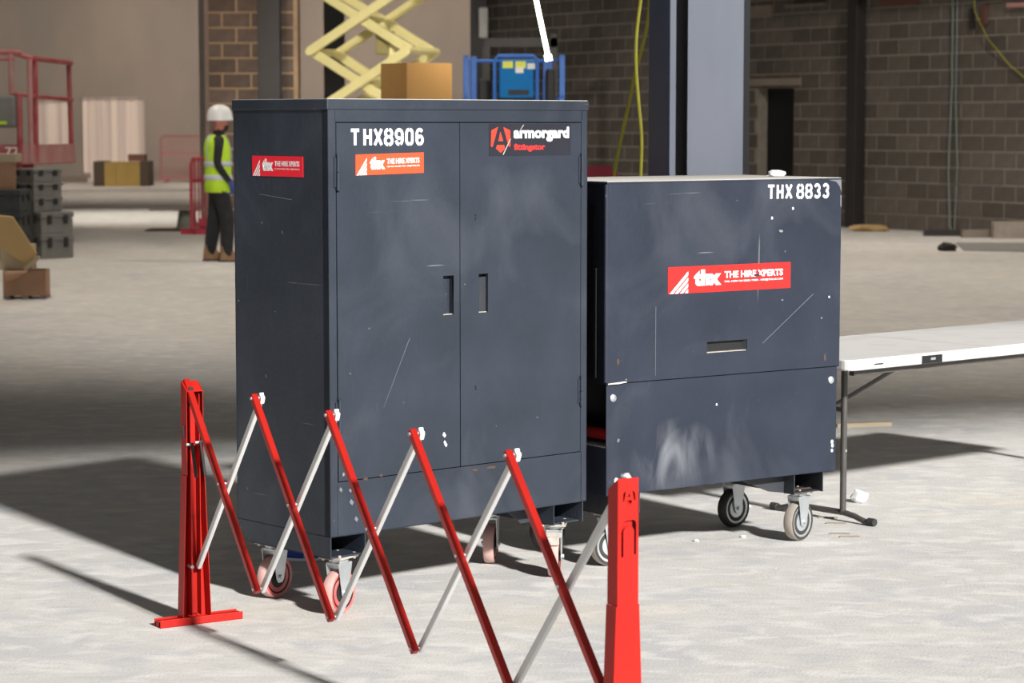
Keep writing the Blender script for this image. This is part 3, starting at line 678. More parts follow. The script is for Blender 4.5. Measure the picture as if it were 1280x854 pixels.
MB().tube((LEN and 0, .0, .812), (0, .0, .819), .006, 10).build('top_screw', M['zinc'], pr_)

# ================================================================== FOLDING TABLE
TD = Vector((.757, .653)).normalized(); tb = thing('folding_table', 'white plastic folding table with dark steel legs, right of the site box', 'table', (1.355, 9.485, 0), math.atan2(TD.y, TD.x))
TL, TW, TZ = 2.44, .76, .715  # length stretched so the table's shadow runs further right
def rr(x0, x1, y0, y1, r, n=5):
    pts = []
    for cx, cy, a in ((x1-r, y0+r, -90), (x1-r, y1-r, 0), (x0+r, y1-r, 90), (x0+r, y0+r, 180)):
        pts += [(cx+r*math.cos(math.radians(a+90*i/n)), cy+r*math.sin(math.radians(a+90*i/n))) for i in range(n+1)]
    return pts
top = MB().prism(rr(0, TL, 0, TW, .045), TZ-.045, TZ, 'z').build('tabletop', M['table_top'], tb, bevel=.007, seg=3)
MB().box(.445, .575, -.003, .03, TZ-.043, TZ-.010).build('grip_recess', M['black'], top)
MB().box(.50, .53, -.004, .0, TZ-.030, TZ-.020).build('grip_catch', M['zinc'], top)
MB().box(.90, .903, -.0008, TW*.99, TZ-.044, TZ+.0006).build('fold_line', M['zinc_dusty'], top)
MB().prism([(.145, TZ-.028), (.20, TZ-.028), (.205, TZ-.022), (.15, TZ-.022)], -.0015, .0, 'y').build('maker_mark', M['steel_dark'], top)
MB().box(.07, TL-.07, .04, .065, TZ-.07, TZ-.045).box(.07, TL-.07, TW-.065, TW-.04, TZ-.07, TZ-.045).build('side_rail', M['table_leg'], tb)
for x, sgn in ((.27, 1), (TL-.13, -1)):
    ft = MB().path([(x, .115, .010), (x, .150, .016), (x, .20, .030), (x, .26, .038), (x, .50, .038), (x, .56, .030), (x, .61, .016), (x, .645, .010)], .0125, 10); ft.build('foot_bar', M['table_leg'], tb, smooth=True)
    for y0, y1 in ((.125, .09), (.635, .67)): MB().tube((x, y0, .017), (x, y1, .017), .016, 10).build('rubber_foot', M['rubber'], tb)
    for y in (.265, .495 if sgn > 0 else .42): MB().tube((x, y, .03), (x, y, TZ-.045), .0135, 12).build('leg', M['table_leg'], tb, smooth=True)
    MB().tube((x, .265, .47), (x, .495 if sgn > 0 else .42, .47), .010, 10).build('cross_tube', M['table_leg'], tb)
    MB().tube((x, .25, .30), (x, .2515, .30), .006, 8).build('rivet', M['zinc'], tb)
    MB().path([(x-.04*sgn, .36, .452), (x+.10*sgn, .34, .505), (x+.55*sgn, .33, TZ-.055)], .010, 8).build('brace', M['table_leg'], tb, smooth=True)

# ================================================================== FLOOR BITS AROUND THE CABINETS
o = MB().lathe([(.15, .0), (.155, .004), (.155, .012), (.142, .014), (.142, .060), (.138, .064)], (0, 0, 0), n=28).build('tub', M['tub_blue'], None, smooth=True)
o.location = (-.79, 9.04, 0); o.scale = (.72, .72, 1.2); tag(o, 'flat blue printed tub with a pale rim on the floor under the tall cabinet', 'tub')
o.data.materials.append(M['white_plastic'])
for p in o.data.polygons:
    if p.center.z < .013: p.material_index = 1
def lump(name, x, y, z, r, m, label, cat, sx=1, sy=1, sz=.5, seed=0, group=None):
    bm = bmesh.new(); bmesh.ops.create_icosphere(bm, subdivisions=2, radius=r); rnd = random.Random(seed)
    for v in bm.verts:
        k = rnd.uniform(.65, 1.15); v.co = Vector((v.co.x*k*sx, v.co.y*k*sy, max(v.co.z*k*sz, -r*sz*.6)))
    zmin = min(v.co.z for v in bm.verts)
    for v in bm.verts: v.co.z -= zmin
    me = bpy.data.meshes.new(name); bm.to_mesh(me); bm.free(); me.materials.append(m)
    o = bpy.data.objects.new(name, me); C.objects.link(o); o.location = (x, y, z); tag(o, label, cat, group); return o
lump('plastic_film', 1.528, 10.36, 0, .038, M['film'], 'crumpled clear plastic film on the floor behind the table foot', 'plastic scrap', 1, 1, 1, 3)
lump('white_block', 1.06, 9.57, ZT2+.0045, .017, M['white_plastic'], 'small white block lying on top of the low site box', 'block', 2.3, 1, 1.0, 5)
rd = random.Random(4)
pl2 = MB().box(-.16, .16, -.03, .03, 0, .02).build('timber_offcut', M['ply'], None); pl2.location = (1.93, 13.0, 0); pl2.rotation_euler = (0, 0, .25); pl2.data.materials[0] = M['cardboard_pale']
tag(pl2, 'short brown timber offcut on the floor beyond the table leg', 'offcut')
for i, (u, v) in enumerate(((1045, 655), (1035, 648), (1062, 672), (1050, 668))):
    q = at(u, v, 9.9); t = -CAM_H/(q.z-CAM_H); x, y = q.x*t, q.y*t
    s = MB().box(-.04, .04, -.006, .006, 0, .006).build('wood_sliver', M['wood_grey'], None); s.location = (x, y, 0); s.rotation_euler = (0, 0, rd.uniform(-.3, .4))
    tag(s, 'thin sliver of wood on the floor beside the table foot', 'wood sliver', 'slivers by the table foot')
for i, (u, v) in enumerate(((935, 634), (928, 640), (870, 677), (929, 672))):
    q = at(u, v, 9.9); t = -CAM_H/(q.z-CAM_H); x, y = q.x*t, q.y*t
    lump('floor_chip', x, y, 0, .012, M['paper'], 'tiny pale chip on the concrete near the site box castors', 'debris', 1, 1, .5, i, 'chips by the castors')

# ================================================================== STEEL COLUMN
sc_ = thing('steel_column', 'large navy and pale grey steel column rising behind the low site box', 'column', (1.10, 13.0, 0))
def colp(name, poly, m): MB().prism([(p[0]-1.10, p[1]-13.0) for p in poly], 0, 8.0, 'z').build(name, M[m], sc_)
colp('front_flange', [(.955, 13.0), (1.257, 13.0), (1.257, 13.03), (.955, 13.03)], 'col_grey')
colp('web', [(1.09, 13.03), (1.12, 13.03), (1.12, 13.34), (1.09, 13.34)], 'steel_dark')
colp('rear_flange', [(.955, 13.34), (1.325, 13.34), (1.325, 13.37), (.955, 13.37)], 'steel_dark')
colp('side_angle', [(.858, 13.0), (.890, 13.0), (.890, 13.02), (.858, 13.02)], 'col_grey')
colp('side_plate', [(.852, 13.02), (.872, 13.02), (.80, 13.62), (.778, 13.62)], 'col_navy')
colp('recess_shade', [(.890, 13.10), (.96, 13.10), (.96, 13.12), (.890, 13.12)], 'steel_dark')  # dark plate closes the gap in place of the recess's shade
MB().box(-.32, .28, -.1, .6, 0, .02).build('base_plate', M['col_navy'], sc_)

# hanging cables in front of the column
def cable(name, pts, Y, r, m, label, cat='cable', down=True):
    P3 = [at(u, v, Y) for u, v in pts]
    # smooth
    out = []
    for i in range(len(P3)-1):
        a, b, c, d = P3[max(i-1, 0)], P3[i], P3[i+1], P3[min(i+2, len(P3)-1)]
        for k in range(5):
            t = k/5; out.append(.5*((2*b)+(c-a)*t+(2*a-5*b+4*c-d)*t*t+(3*b-a-3*c+d)*t**3))
    out.append(P3[-1])
    if down: out.append(Vector((out[-1].x-.02, out[-1].y, .01)))
    if pts[0][1] <= 0: out.insert(0, Vector((out[0].x+.05, out[0].y, 7.64)))
    o = MB().path(out, r, 8).build(name, M[m], None, smooth=True); tag(o, label, cat); return o
cable('power_cable', [(801, 0), (796, 40), (795, 80), (798, 125), (802, 172), (801, 215)], 12.4, .009, 'yellow_cable', 'yellow cable hanging straight down beside the steel column')
cable('power_cable', [(812, 0), (809, 30), (803, 58), (795, 88), (786, 130), (776, 175), (768, 214)], 13.8, .010, 'yellow_cable', 'yellow cable crossing in front and slanting away left of the steel column')
# glowing tube lamp
ta, tb_ = at(686, 75, 12.0), at(686, 75, 12.0)+Vector((-.235, .02, 1.10))
tl = thing('tube_lamp', 'glowing white tube lamp hanging at a slant above the tall cabinet', 'lamp', tuple(ta))
MB().tube((0, 0, 0), tuple(tb_-ta), .0125, 14).build('glass_tube', M['tube'], tl, smooth=True)
MB().tube(tuple((ta-tb_)*.004), tuple((tb_-ta)*.025), .019, 14).build('end_cap', M['tube'], tl, smooth=True)
MB().path([tuple(tb_-ta), (-.25, .02, 1.5), (-.2, 0, 7.64-ta.z)], .004, 6).build('flex', M['black'], tl)

# red stand half hidden between the cabinets
rs = thing('fire_point_stand', 'dark red rounded stand showing between the tall cabinet and the steel column', 'stand', (at(752, 215, 14.2).x-.07, 14.2, 0))
MB().box(-.17, .17, .02, .05, .25, 1.34).build('back_board', M['barrier_red'], rs, bevel=.01)
MB().prism([(-.17, 1.34), (.17, 1.34), (.17, 1.36), (.12, 1.41), (-.12, 1.41), (-.17, 1.36)], -.06, .08, 'y').build('hood', M['barrier_red'], rs, bevel=.01)
for s in (-1, 1): MB().box(s*.15-.015, s*.15+.015, -.12, .16, 0, .03).box(s*.15-.015, s*.15+.015, .0, .03, 0, 1.3).build('leg', M['barrier_red'], rs)

# ================================================================== YELLOW SCISSOR LIFT
ys = thing('scissor_lift', 'raised cream-yellow scissor lift, its crossed arms showing above the tall cabinet', 'scissor lift', (at(466, 67, 34).x+.0, 34.0, 0), -.42)
HW, DEP = .78, .78; z0, dz = .86, .90
for k in range(4):
    za, zb = z0+k*dz, z0+(k+1)*dz
    for y in (-.39, .39):
        for j, (xa, xb) in enumerate(((-HW, HW), (HW, -HW))):
            yo = y + (.05 if j else -.05)*(1 if y < 0 else -1)
            MB().bar((xa, yo, za), (xb, yo, zb), .07, .13, (0, 1, 0) if False else (0, 0, 1)).build('scissor_arm', M['cream_paint'], ys, bevel=.012)
    for (x, z) in ((-HW, za), (HW, za), (0, (za+zb)/2)):
        MB().tube((x, -.47, z), (x, .47, z), .055, 12).build('cross_pin', M['cream_paint'], ys, smooth=True)
MB().box(.10, .30, -.12, .12, 2.62, 2.95).build('ram_bracket', M['cream_dark'], ys, bevel=.02)
MB().tube((.70, 0, 1.75), (.12, 0, 3.05), .08, 14).build('hydraulic_ram', M['cream_paint'], ys, smooth=True)
MB().box(-1.1, 1.1, -.42, .42, .22, .62).build('chassis', M['cream_paint'], ys, bevel=.03)
for sx in (-1, 1):
    for sy in (-1, 1): MB().lathe([(.15, -.06), (.19, -.05), (.19, .05), (.15, .06)], (sx*.78, sy*.44, .19), 'y', 20).build('wheel', M['rubber'], ys, smooth=True)
MB().box(-1.15, 1.15, -.45, .45, z0+4*dz, z0+4*dz+.12).build('platform', M['cream_paint'], ys)
for x in (-1.1, 0, 1.1):
    for y in (-.43, .43): MB().tube((x, y, z0+4*dz+.1), (x, y, z0+4*dz+1.2), .025, 8).build('guard_post', M['cream_paint'], ys)
for y in (-.43, .43):
    for z in (.65, 1.2): MB().tube((-1.1, y, z0+4*dz+z), (1.1, y, z0+4*dz+z), .022, 8).build('guard_rail', M['cream_paint'], ys)

# plywood casing
pc = thing('plywood_box', 'tall orange plywood box standing behind the tall cabinet', 'box', (at(521, 100, 20).x, 20.0, 0), .55)
def pnl(x0, x1, y0, y1): MB().box(x0, x1, y0, y1, 0, 2.155).build('plywood_panel', M['ply'], pc)
hwp = .215
pnl(-hwp, hwp, -hwp, -hwp+.018); pnl(-hwp, -hwp+.018, -hwp+.02, hwp); pnl(hwp-.018, hwp, -hwp+.02, hwp); pnl(-hwp, hwp, hwp, hwp+.018)

# ================================================================== BLUE SCISSOR LIFT
bx = thing('scissor_lift', 'lowered blue scissor lift, its guard rails and control box showing above the tall cabinet', 'scissor lift', (at(644, 100, 27).x, 27.0, 0), .03)
def BX(px): return (px-644.5)/110.3
def BZ(py): return CAM_H+(153-py)/110.3
MB().box(-.52, .52, 0, 1.9, .18, .60).build('chassis', M['blue'], bx, bevel=.03)
for sx in (-1, 1):
    for y in (.3, 1.6): MB().lathe([(.14, -.05), (.18, -.04), (.18, .04), (.14, .05)], (sx*.50, y, .18), 'x', 20).build('wheel', M['rubber'], bx, smooth=True)
for k in range(4):
    for sx in (-1, 1): MB().bar((sx*.36, .1, .66+k*.15), (sx*.36, 1.8, .74+k*.15), .06, .09).build('scissor_arm', M['blue'], bx)
MB().box(-.56, .56, 0, 1.95, 1.28, 1.42).build('platform', M['blue'], bx, bevel=.01)
for px, y in ((583.5, 0), (594, .5), (703, 0), (687, .9), (594, 1.9), (697, 1.9)):
    MB().box(BX(px)-.032, BX(px)+.032, y, y+.05, 1.4, BZ(70)).build('guard_post', M['blue'], bx, bevel=.008)
MB().path([(BX(619), .0, 1.42), (BX(619), .0, BZ(76)), (BX(623), .0, BZ(71)), (BX(667), .0, BZ(71)), (BX(672), .0, BZ(76)), (BX(672), .0, 1.42)], .022, 8).build('gate_frame', M['blue'], bx, smooth=True)
MB().box(BX(625), BX(668), .08, .30, BZ(123), BZ(76)).build('control_box', M['blue_panel'], bx, bevel=.015)
cb = bx.children[-1]
for px in (629, 645): MB().box(BX(px), BX(px+13), .070, .079, BZ(86), BZ(77.5)).build('warning_label', M['yellow_sticker'], cb)
for px, py in ((645, 92), (660, 87)): MB().box(BX(px), BX(px+10), .068, .0795, BZ(py), BZ(py-7)).build('paper_label', M['paper'], cb)
MB().box(BX(636), BX(662), .060, .079, BZ(119), BZ(113)).build('grip_slot', M['black'], cb)
for y in (.0, .6, 1.2, 1.9):
    pass
for x in (BX(583.5), BX(703)):
    for z in (BZ(72), 1.95): MB().tube((x, 0, z), (x, 1.95, z), .02, 8).build('guard_rail', M['blue'], bx)
MB().tube((BX(583.5), 1.93, BZ(72)), (BX(703), 1.93, BZ(72)), .02, 8).build('guard_rail', M['blue'], bx)
MB().box(BX(600), BX(616), .9, 1.2, 1.42, BZ(98)).build('battery_case', M['black'], bx, bevel=.02); MB().box(BX(686), BX(697), .5, .8, 1.42, BZ(86)).build('battery_case', M['black'], bx, bevel=.02)

# dark steel posts and frame at the far end of the block wall
for a, b, Y, nm, lab in ((322.5, 350, 38.7, 'steel_column', 'wide dark steel column beside the brown block pier'), (405, 430, 50, 'steel_column', 'dark steel column behind the yellow scissor lift, left side'), (588, 608, 46.8, 'steel_column', 'dark steel column at the far end of the long block wall')):
    p, q = at(a, 100, Y), at(b, 100, Y)
    t = thing(nm, lab, 'column', ((p.x+q.x)/2, Y, 0)); w = (q.x-p.x)/2
    MB().box(-w, w, 0, .03, 0, 7.65).build('flange', M['steel_dark'], t); MB().box(-w, w, .27, .30, 0, 7.65).build('flange', M['steel_dark'], t); MB().box(-.02, .02, .03, .27, 0, 7.65).build('web', M['steel_dark'], t)
t = thing('steel_goalpost', 'dark steel goalpost frame standing in front of the block wall, behind the blue lift', 'frame', (at(650, 100, 40).x, 40, 0))
FX = lambda px: (px-650)/FPX*40
MB().box(FX(606), FX(697), 0, .12, CAM_H+(153-60)/FPX*40, CAM_H+(153-49)/FPX*40).build('head_beam', M['steel_dark'], t)
for px in (608, 692): MB().box(FX(px)-.06, FX(px)+.06, 0, .12, 0, CAM_H+(153-(60 if px < 650 else 44))/FPX*40).build('upright', M['steel_dark'], t)
p = at(604, 28, 46.5); o = MB().box(-.09, .09, -.14, -.02, -.30, .30).build('wall_unit', M['paper'], None, bevel=.04); o.location = (p.x, 46.78, p.z); tag(o, 'small pale unit fixed high on the dark column at the end of the block wall', 'electrical unit')

# ================================================================== THINGS ON THE RIGHT WALL
pb = thing('steel_post', 'dark steel post fixed against the block wall right of the doorway', 'post', (*WP(3.62, -.12), 0), WANG)
MB().box(-.115, .115, -.10, .10, 0, 7.65).build('post_shaft', M['steel_dark'], pb, bevel=.01)
def wp(s, z, off=-.06): x, y = WP(s, off); return (x, y, z)
o = MB().path([wp(1.53, 7.6), wp(1.52, 4), wp(1.50, 2.3), wp(1.55, 1.0), wp(1.50, .1), wp(1.45, .02)], .016, 6).build('cord', M['teal_cable'], None); tag(o, 'pale green cord hanging down the block wall, left one of the pair', 'cord')
o = MB().path([wp(1.40, 7.6), wp(1.42, 4), wp(1.42, 2.0), wp(1.36, 1.0), wp(1.40, .02)], .013, 6).build('cord', M['teal_cable'], None); tag(o, 'pale green cord hanging down the block wall, right one of the pair', 'cord')
o = MB().path([wp(1.0, 4.0, -.15), wp(.95, 3.3, -.15), wp(.70, 2.9, -.13), wp(.3, 2.5), wp(-.1, 2.25), wp(-.6, 2.1)], .009, 6).build('cord', M['yellow_cable'], None); tag(o, 'thin yellow cord slanting across the upper right block wall', 'cord')
def wbox(name, s0, s1, z0, z1, m, label, cat, o0=-.10, o1=-.025, bevel=0.):
    o = wseg(s0, s1, z0, z1, MB(), o0, o1).build(name, M[m], None, bevel=bevel); return tag(o, label, cat)
wbox('timber_board', 2.28, 3.12, 3.46, 3.85, 'brick_red', 'reddish timber board fixed high on the block wall', 'board')
wbox('timber_batten', 4.45, 5.45, 3.53, 3.58, 'wood_grey', 'pale horizontal batten high on the block wall above the doorway', 'batten')
wbox('cable_tray', -1.2, .35, 3.33, 3.40, 'pink_plate', 'dull pink pipe run high on the block wall at the right edge', 'pipe')
wbox('pipe_bracket', 1.06, 1.12, 3.05, 3.35, 'steel_dark', 'dark pipe bracket high on the block wall, left of the yellow cord', 'bracket')
wbox('pipe_bracket', .80, .86, 3.10, 3.40, 'brick_red', 'reddish pipe bracket high on the block wall, beside the yellow cord', 'bracket')
wbox('duct', -6, 7.0, 3.95, 4.4, 'steel_dark', 'dark duct running along the top of the block wall', 'duct', -.75, -.26)
def onfloor(u, v):
    q = at(u, v, 30); t = -CAM_H/(q.z-CAM_H); return q.x*t, q.y*t
x, y = onfloor(1183, 295); o = MB().box(-.33, .33, -.08, .08, 0, .09).build('timber_beam', M['steel_dark'], None); o.location = (x, y, 0); tag(o, 'dark timber beam lying at the foot of the block wall', 'beam')
x, y = onfloor(1226, 297); o = MB().box(-.28, .28, -.07, .07, 0, .11).build('timber_beam', M['wood_grey'], None); o.location = (x, y, 0); tag(o, 'brownish timber beam lying at the foot of the block wall', 'beam')
x, y = onfloor(1184, 314); lump('rubble_lump', x, y, 0, .11, M['black'], 'black lump on the floor in front of the block wall', 'lump', 1.2, 1, .7, 8)
x, y = onfloor(1262, 298); o = MB().box(-.25, .25, -.1, .1, 0, .24).build('concrete_kerb', M['mortar'], None); o.location = (x, y, 0); tag(o, 'pale concrete piece at the foot of the block wall by the right edge', 'concrete block')
x, y = onfloor(1240, 309); o = MB().prism([(-.55, -.9), (.9, -1.6), (1.3, .9), (-.3, 1.0)], 0, .012, 'z').build('floor_sheet', M['grey_case'], None); o.location = (x, y, 0); tag(o, 'grey sheet lying flat on the floor in front of the block wall', 'sheet')
x, y = onfloor(1085, 289); o = lump('rubble_heap', x, y, 0, .22, M['wood_yellow'], 'small yellowish heap at the foot of the dark wall post', 'rubble', 1.6, .8, .3, 2)

# ================================================================== LEFT SIDE: red lift, cases, boxes
rl = thing('scissor_lift', 'dusty red scissor lift platform with guard rails at the left edge', 'scissor lift', (at(42, 200, 31).x, 31.0, 0))
k31 = 31/FPX
RX = lambda px: (px-42)*k31
RZ = lambda py: CAM_H+(153-py)*k31
def seg_(name, pts, r=.028, m='red_lift'): MB().path([(RX(a), b, RZ(c)) for a, b, c in pts], r, 8).build(name, M[m], rl, smooth=True)
MB().prism([(RX(-230), 0), (RX(42), 0), (RX(66.5), 1.5), (RX(-205), 1.5)], RZ(206), RZ(197), 'z').build('platform', M['red_lift'], rl)
MB().prism([(RX(27), -.01), (RX(42), -.01), (RX(68), 1.5), (RX(66.5), 1.51), (RX(41), .02), (RX(27), .02)], RZ(205), RZ(181), 'z').build('end_toe_board', M['pink_plate'], rl)
tbp = MB().box(RX(-230), RX(27), -.01, .02, RZ(203), RZ(181)).build('side_toe_board', M['red_lift'], rl)
text('number', '77', M['print_white'], tbp, RX(7), RX(25), RZ(195), RZ(184), -.014, .02)
for a, b, c, m in ((0, 0, 0, 'red_lift'),): pass
seg_('guard_rail', [(-230, 0, 68), (20, 0, 66.5), (30, 0, 68)], .032); seg_('guard_rail', [(-230, 0, 76), (20, 0, 75)], .022)
seg_('guard_rail', [(20, 0, 68), (42, 0, 74), (64.5, 1.5, 76.5)], .034); seg_('guard_rail', [(16, 0, 117), (42, 0, 121), (64.5, 1.5, 124)], .028)
seg_('guard_post', [(16, 0, 68), (16, 0, 118)], .03, 'pink_plate'); seg_('guard_post', [(25.5, 0, 118), (25.5, 0, 203)], .04)
seg_('guard_post', [(39.5, 0, 75), (39, 0, 203)], .035, 'pink_plate'); seg_('guard_post', [(44, .1, 76), (43.5, .1, 203)], .035)  # pale pink on the first corner post paints it as lit
seg_('guard_post', [(62, 1.45, 76), (64, 1.45, 203)], .032)
MB().box(RX(-12), RX(23), -.12, .10, RZ(160), RZ(120)).build('control_box', M['grey_case'], rl, bevel=.04)
MB().box(RX(-4), RX(12), -.13, -.118, RZ(156), RZ(152)).build('green_label', M['hivis'], rl.children[-1])
MB().box(RX(-190), RX(20), .25, 1.25, .2, .65).build('chassis', M['red_lift'], rl, bevel=.03)
for px in (-150, -10):
    for y in (.25, 1.25): MB().lathe([(.15, -.05), (.19, -.04), (.19, .04), (.15, .05)], (RX(px), y, .19), 'y', 18).build('wheel', M['rubber'], rl, smooth=True)
for kk in range(3):
    for y in (.35, 1.15): MB().bar((RX(-190), y, .70+kk*.14), (RX(20), y, .78+kk*.14), .05, .08).build('scissor_arm', M['red_lift'], rl)

def case(x, y, z, w, d, h, rz, m1, label, group=None, name='tool_case'):
    t = thing(name, label, 'case', (x, y, z), rz, group)
    MB().box(-w/2, w/2, -d/2, d/2, 0, h*.72).build('case_body', M[m1], t, bevel=.012)
    MB().box(-w/2-.008, w/2+.008, -d/2-.008, d/2+.008, h*.73, h).build('case_lid', M[m1], t, bevel=.012)
    for sx in (-1, 1): MB().box(sx*w*.28-.03, sx*w*.28+.03, -d/2-.018, -d/2-.006, h*.5, h*.86).build('latch', M['steel_dark'], t)
    for sy in (-1, 1): MB().box(w/2+.004, w/2+.016, sy*d*.25-.03, sy*d*.25+.03, h*.45, h*.86).build('latch', M['steel_dark'], t)
    return t
K = 29.3/FPX; cx0 = at(50, 250, 29.3).x
hts = [.30, .27, .19, .17, .17]; zz = 0; labs = ['grey tool case at the bottom of the stack by the left edge', 'grey tool case second from the bottom of its stack', 'grey tool case in the middle of its stack under the red lift', 'grey tool case second from the top of its stack', 'grey tool case on top of the stack, just under the red lift']
for i, h in enumerate(hts):
    case(cx0+(.06 if i < 2 else -.03), 29.35, zz, .46 if i < 2 else .40, .48 if i < 2 else .42, h, -.75, 'grey_case', labs[i], 'stacked grey tool cases'); zz += h
labs2 = ['dark case at the bottom of the short left-hand stack', 'dark case in the middle of the short left-hand stack', 'dark case on top of the short left-hand stack, under a carton']
zz = 0
for i, h in enumerate((.30, .30, .26)):
    case(at(8, 250, 28.7).x, 28.7, zz, .48, .42, h, -.10, 'dark_case', labs2[i], 'stacked dark tool cases'); zz += h
ct = thing('cardboard_box', 'small closed cardboard box with a pale board on top, on the dark cases', 'box', (at(2, 250, 28.7).x, 28.7, zz), 0)
MB().box(-.15, .15, -.15, .15, 0, .33).build('carton_body', M['cardboard'], ct); 
o = MB().box(-.22, .22, -.18, .18, 0, .10).build('foam_slab', M['cardboard_pale'], None, bevel=.01); o.location = (at(2, 250, 28.7).x, 28.7, zz+.33); tag(o, 'pale slab lying on the small cardboard box at the left edge', 'slab')
# cardboard box on the floor, board leaning over it
x0_, y0_ = onfloor(31, 374)
cb_ = thing('cardboard_box', 'brown cardboard box on the floor at the left edge under a leaning board', 'box', (x0_, y0_, 0), .08)
MB().box(-.20, .20, -.005, .0, .03, .27).box(-.20, -.195, 0, .34, .03, .27).box(.195, .20, 0, .34, .03, .27).box(-.20, .20, .335, .34, .03, .27).box(-.2, .2, 0, .34, .03, .035).build('carton_body', M['cardboard'], cb_)
MB().add([(-.195, -.004, .27), (.05, -.006, .27), (-.06, -.09, .20), (-.16, -.09, .17)], [(0,1,2,3)]).build('carton_flap', M['cardboard'], cb_)
MB().box(-.2, -.14, 0, .34, 0, .03).box(-.03, .03, 0, .34, 0, .03).box(.14, .2, 0, .34, 0, .03).build('timber_bearer', M['wood_grey'], cb_)
c2 = thing('cardboard_box', 'pale cardboard box stacked on the brown one at the left edge', 'box', (x0_-.09, y0_+.17, .272), .02)
MB().box(-.15, .15, -.13, .13, 0, .24).build('carton_body', M['cardboard_pale'], c2)
o = MB().prism([(-.21, .50), (-.07, .485), (.135, .13), (.05, .0), (-.21, .20)], -.012, .012, 'y').build('wood_board', M['wood_yellow'], None); o.location = (x0_, y0_-.06, .295); o.rotation_euler = (.22, 0, 0)
o.location = (x0_, y0_-.03, .31); tag(o, 'yellowish wooden board leaning over the cardboard boxes', 'board')
o = MB().bar((0, 0, 0), (.14, -.02, .12), .03, .03).build('wood_offcut', M['cardboard_pale'], None); o.location = (x0_+.02, y0_-.07, .285); tag(o, 'short pale wooden offcut on the brown cardboard box', 'offcut')

# crate, bucket, barriers
cr = thing('crate', 'ochre and dark timber crate in front of the far doorway', 'crate', (at(151, 230, 62).x, 62, 0), 0)
K62 = 62/FPX
MB().box(-34*K62, -20*K62, 0, 1.0, 0, 31*K62).build('crate_end', M['crate_dark'], cr); MB().box(24*K62, 34*K62, 0, 1.0, 0, 31*K62).build('crate_end', M['crate_dark'], cr)
for i in range(3): MB().box((-20+14.7*i)*K62, (-5.6+14.7*i)*K62, -.02, 1.0, 0, 30*K62).build('crate_board', M['crate_yellow'], cr)
o = MB().box(-.22, .22, -.2, .2, 0, .18).build('timber_pack', M['brick_red'], None); o.location = (at(172, 195, 62.5).x, 62.5, 31*K62+.002); tag(o, 'small reddish pack lying on the far ochre crate', 'pack')
bu = thing('bucket', 'grey-green upturned bucket carrying a board, beside the worker', 'bucket', (*onfloor(234, 286), 0))
MB().lathe([(.165, 0), (.168, .02), (.13, .28), (.125, .285)], n=20).build('bucket_shell', M['bucket'], bu, smooth=True)
MB().lathe([(.172, 0), (.178, .01), (.172, .025)], n=20).build('bucket_rim', M['bucket'], bu, smooth=True)
x, y = onfloor(234, 286); o = MB().box(-.62, .30, -.18, .18, 0, .025).build('wood_board', M['wood_grey'], None); o.location = (x+.05, y, .289); tag(o, 'weathered board balanced on the upturned bucket', 'board')
o = MB().box(-.5, .55, -.35, .3, 0, .02).build('wood_board', M['crate_dark'], None); o.location = (x-.02, y-.60, 0); tag(o, 'dark sheet drawn as the shadow on the floor in front of the upturned bucket', 'board')  # flat dark piece in place of a shadow by the bucket
o = MB().box(-.5, .5, -.1, .1, 0, .16).build('timber_beam', M['wood_grey'], None); o.location = (at(82, 226, 66).x, 66.5, 0); tag(o, 'timber beam on the floor at the foot of the far wall, left of the doorway', 'beam')

def ped_barrier(name, label, x, y, rz, m, w=1.1, h=1.2, mesh_n=6, tilt=0.):
    t = thing(name, label, 'barrier', (x, y, 0), rz)
    t.rotation_euler = (tilt, 0, rz)
    MB().path([(-w/2, 0, .08), (-w/2, 0, h-.08), (-w/2+.08, 0, h), (w/2-.08, 0, h), (w/2, 0, h-.08), (w/2, 0, .08)], .028, 8).build('frame', M[m], t, smooth=True)
    for i in range(1, mesh_n): MB().box(-w/2+w*i/mesh_n-.008, -w/2+w*i/mesh_n+.008, -.01, .01, .14, h-.02).build('upright_slat', M[m], t)
    for z in (.14, .8): MB().box(-w/2, w/2, -.016, .016, z-.03, z+.03).build('cross_rail', M[m], t)
    for s in (-1, 1): MB().box(s*w*.36-.04, s*w*.36+.04, -.22, .22, 0, .09).build('foot', M[m], t)
    return t
ped_barrier('pedestrian_barrier', 'faded pink plastic barrier standing against the far wall', at(226, 200, 66.5).x, 66.5, 0, 'barrier_pink', 1.12, 1.28, 16)
ped_barrier('pedestrian_barrier', 'dark red plastic barrier seen edge-on behind the worker', at(255, 240, 35.8).x, 35.8, 1.32, 'barrier_red', 1.0, 1.12, 7)
ped_barrier('pedestrian_barrier', 'second dark red plastic barrier edge-on, left of the other behind the worker', at(246, 240, 37.0).x, 39.5, 1.45, 'barrier_red', 1.0, 1.08, 7)

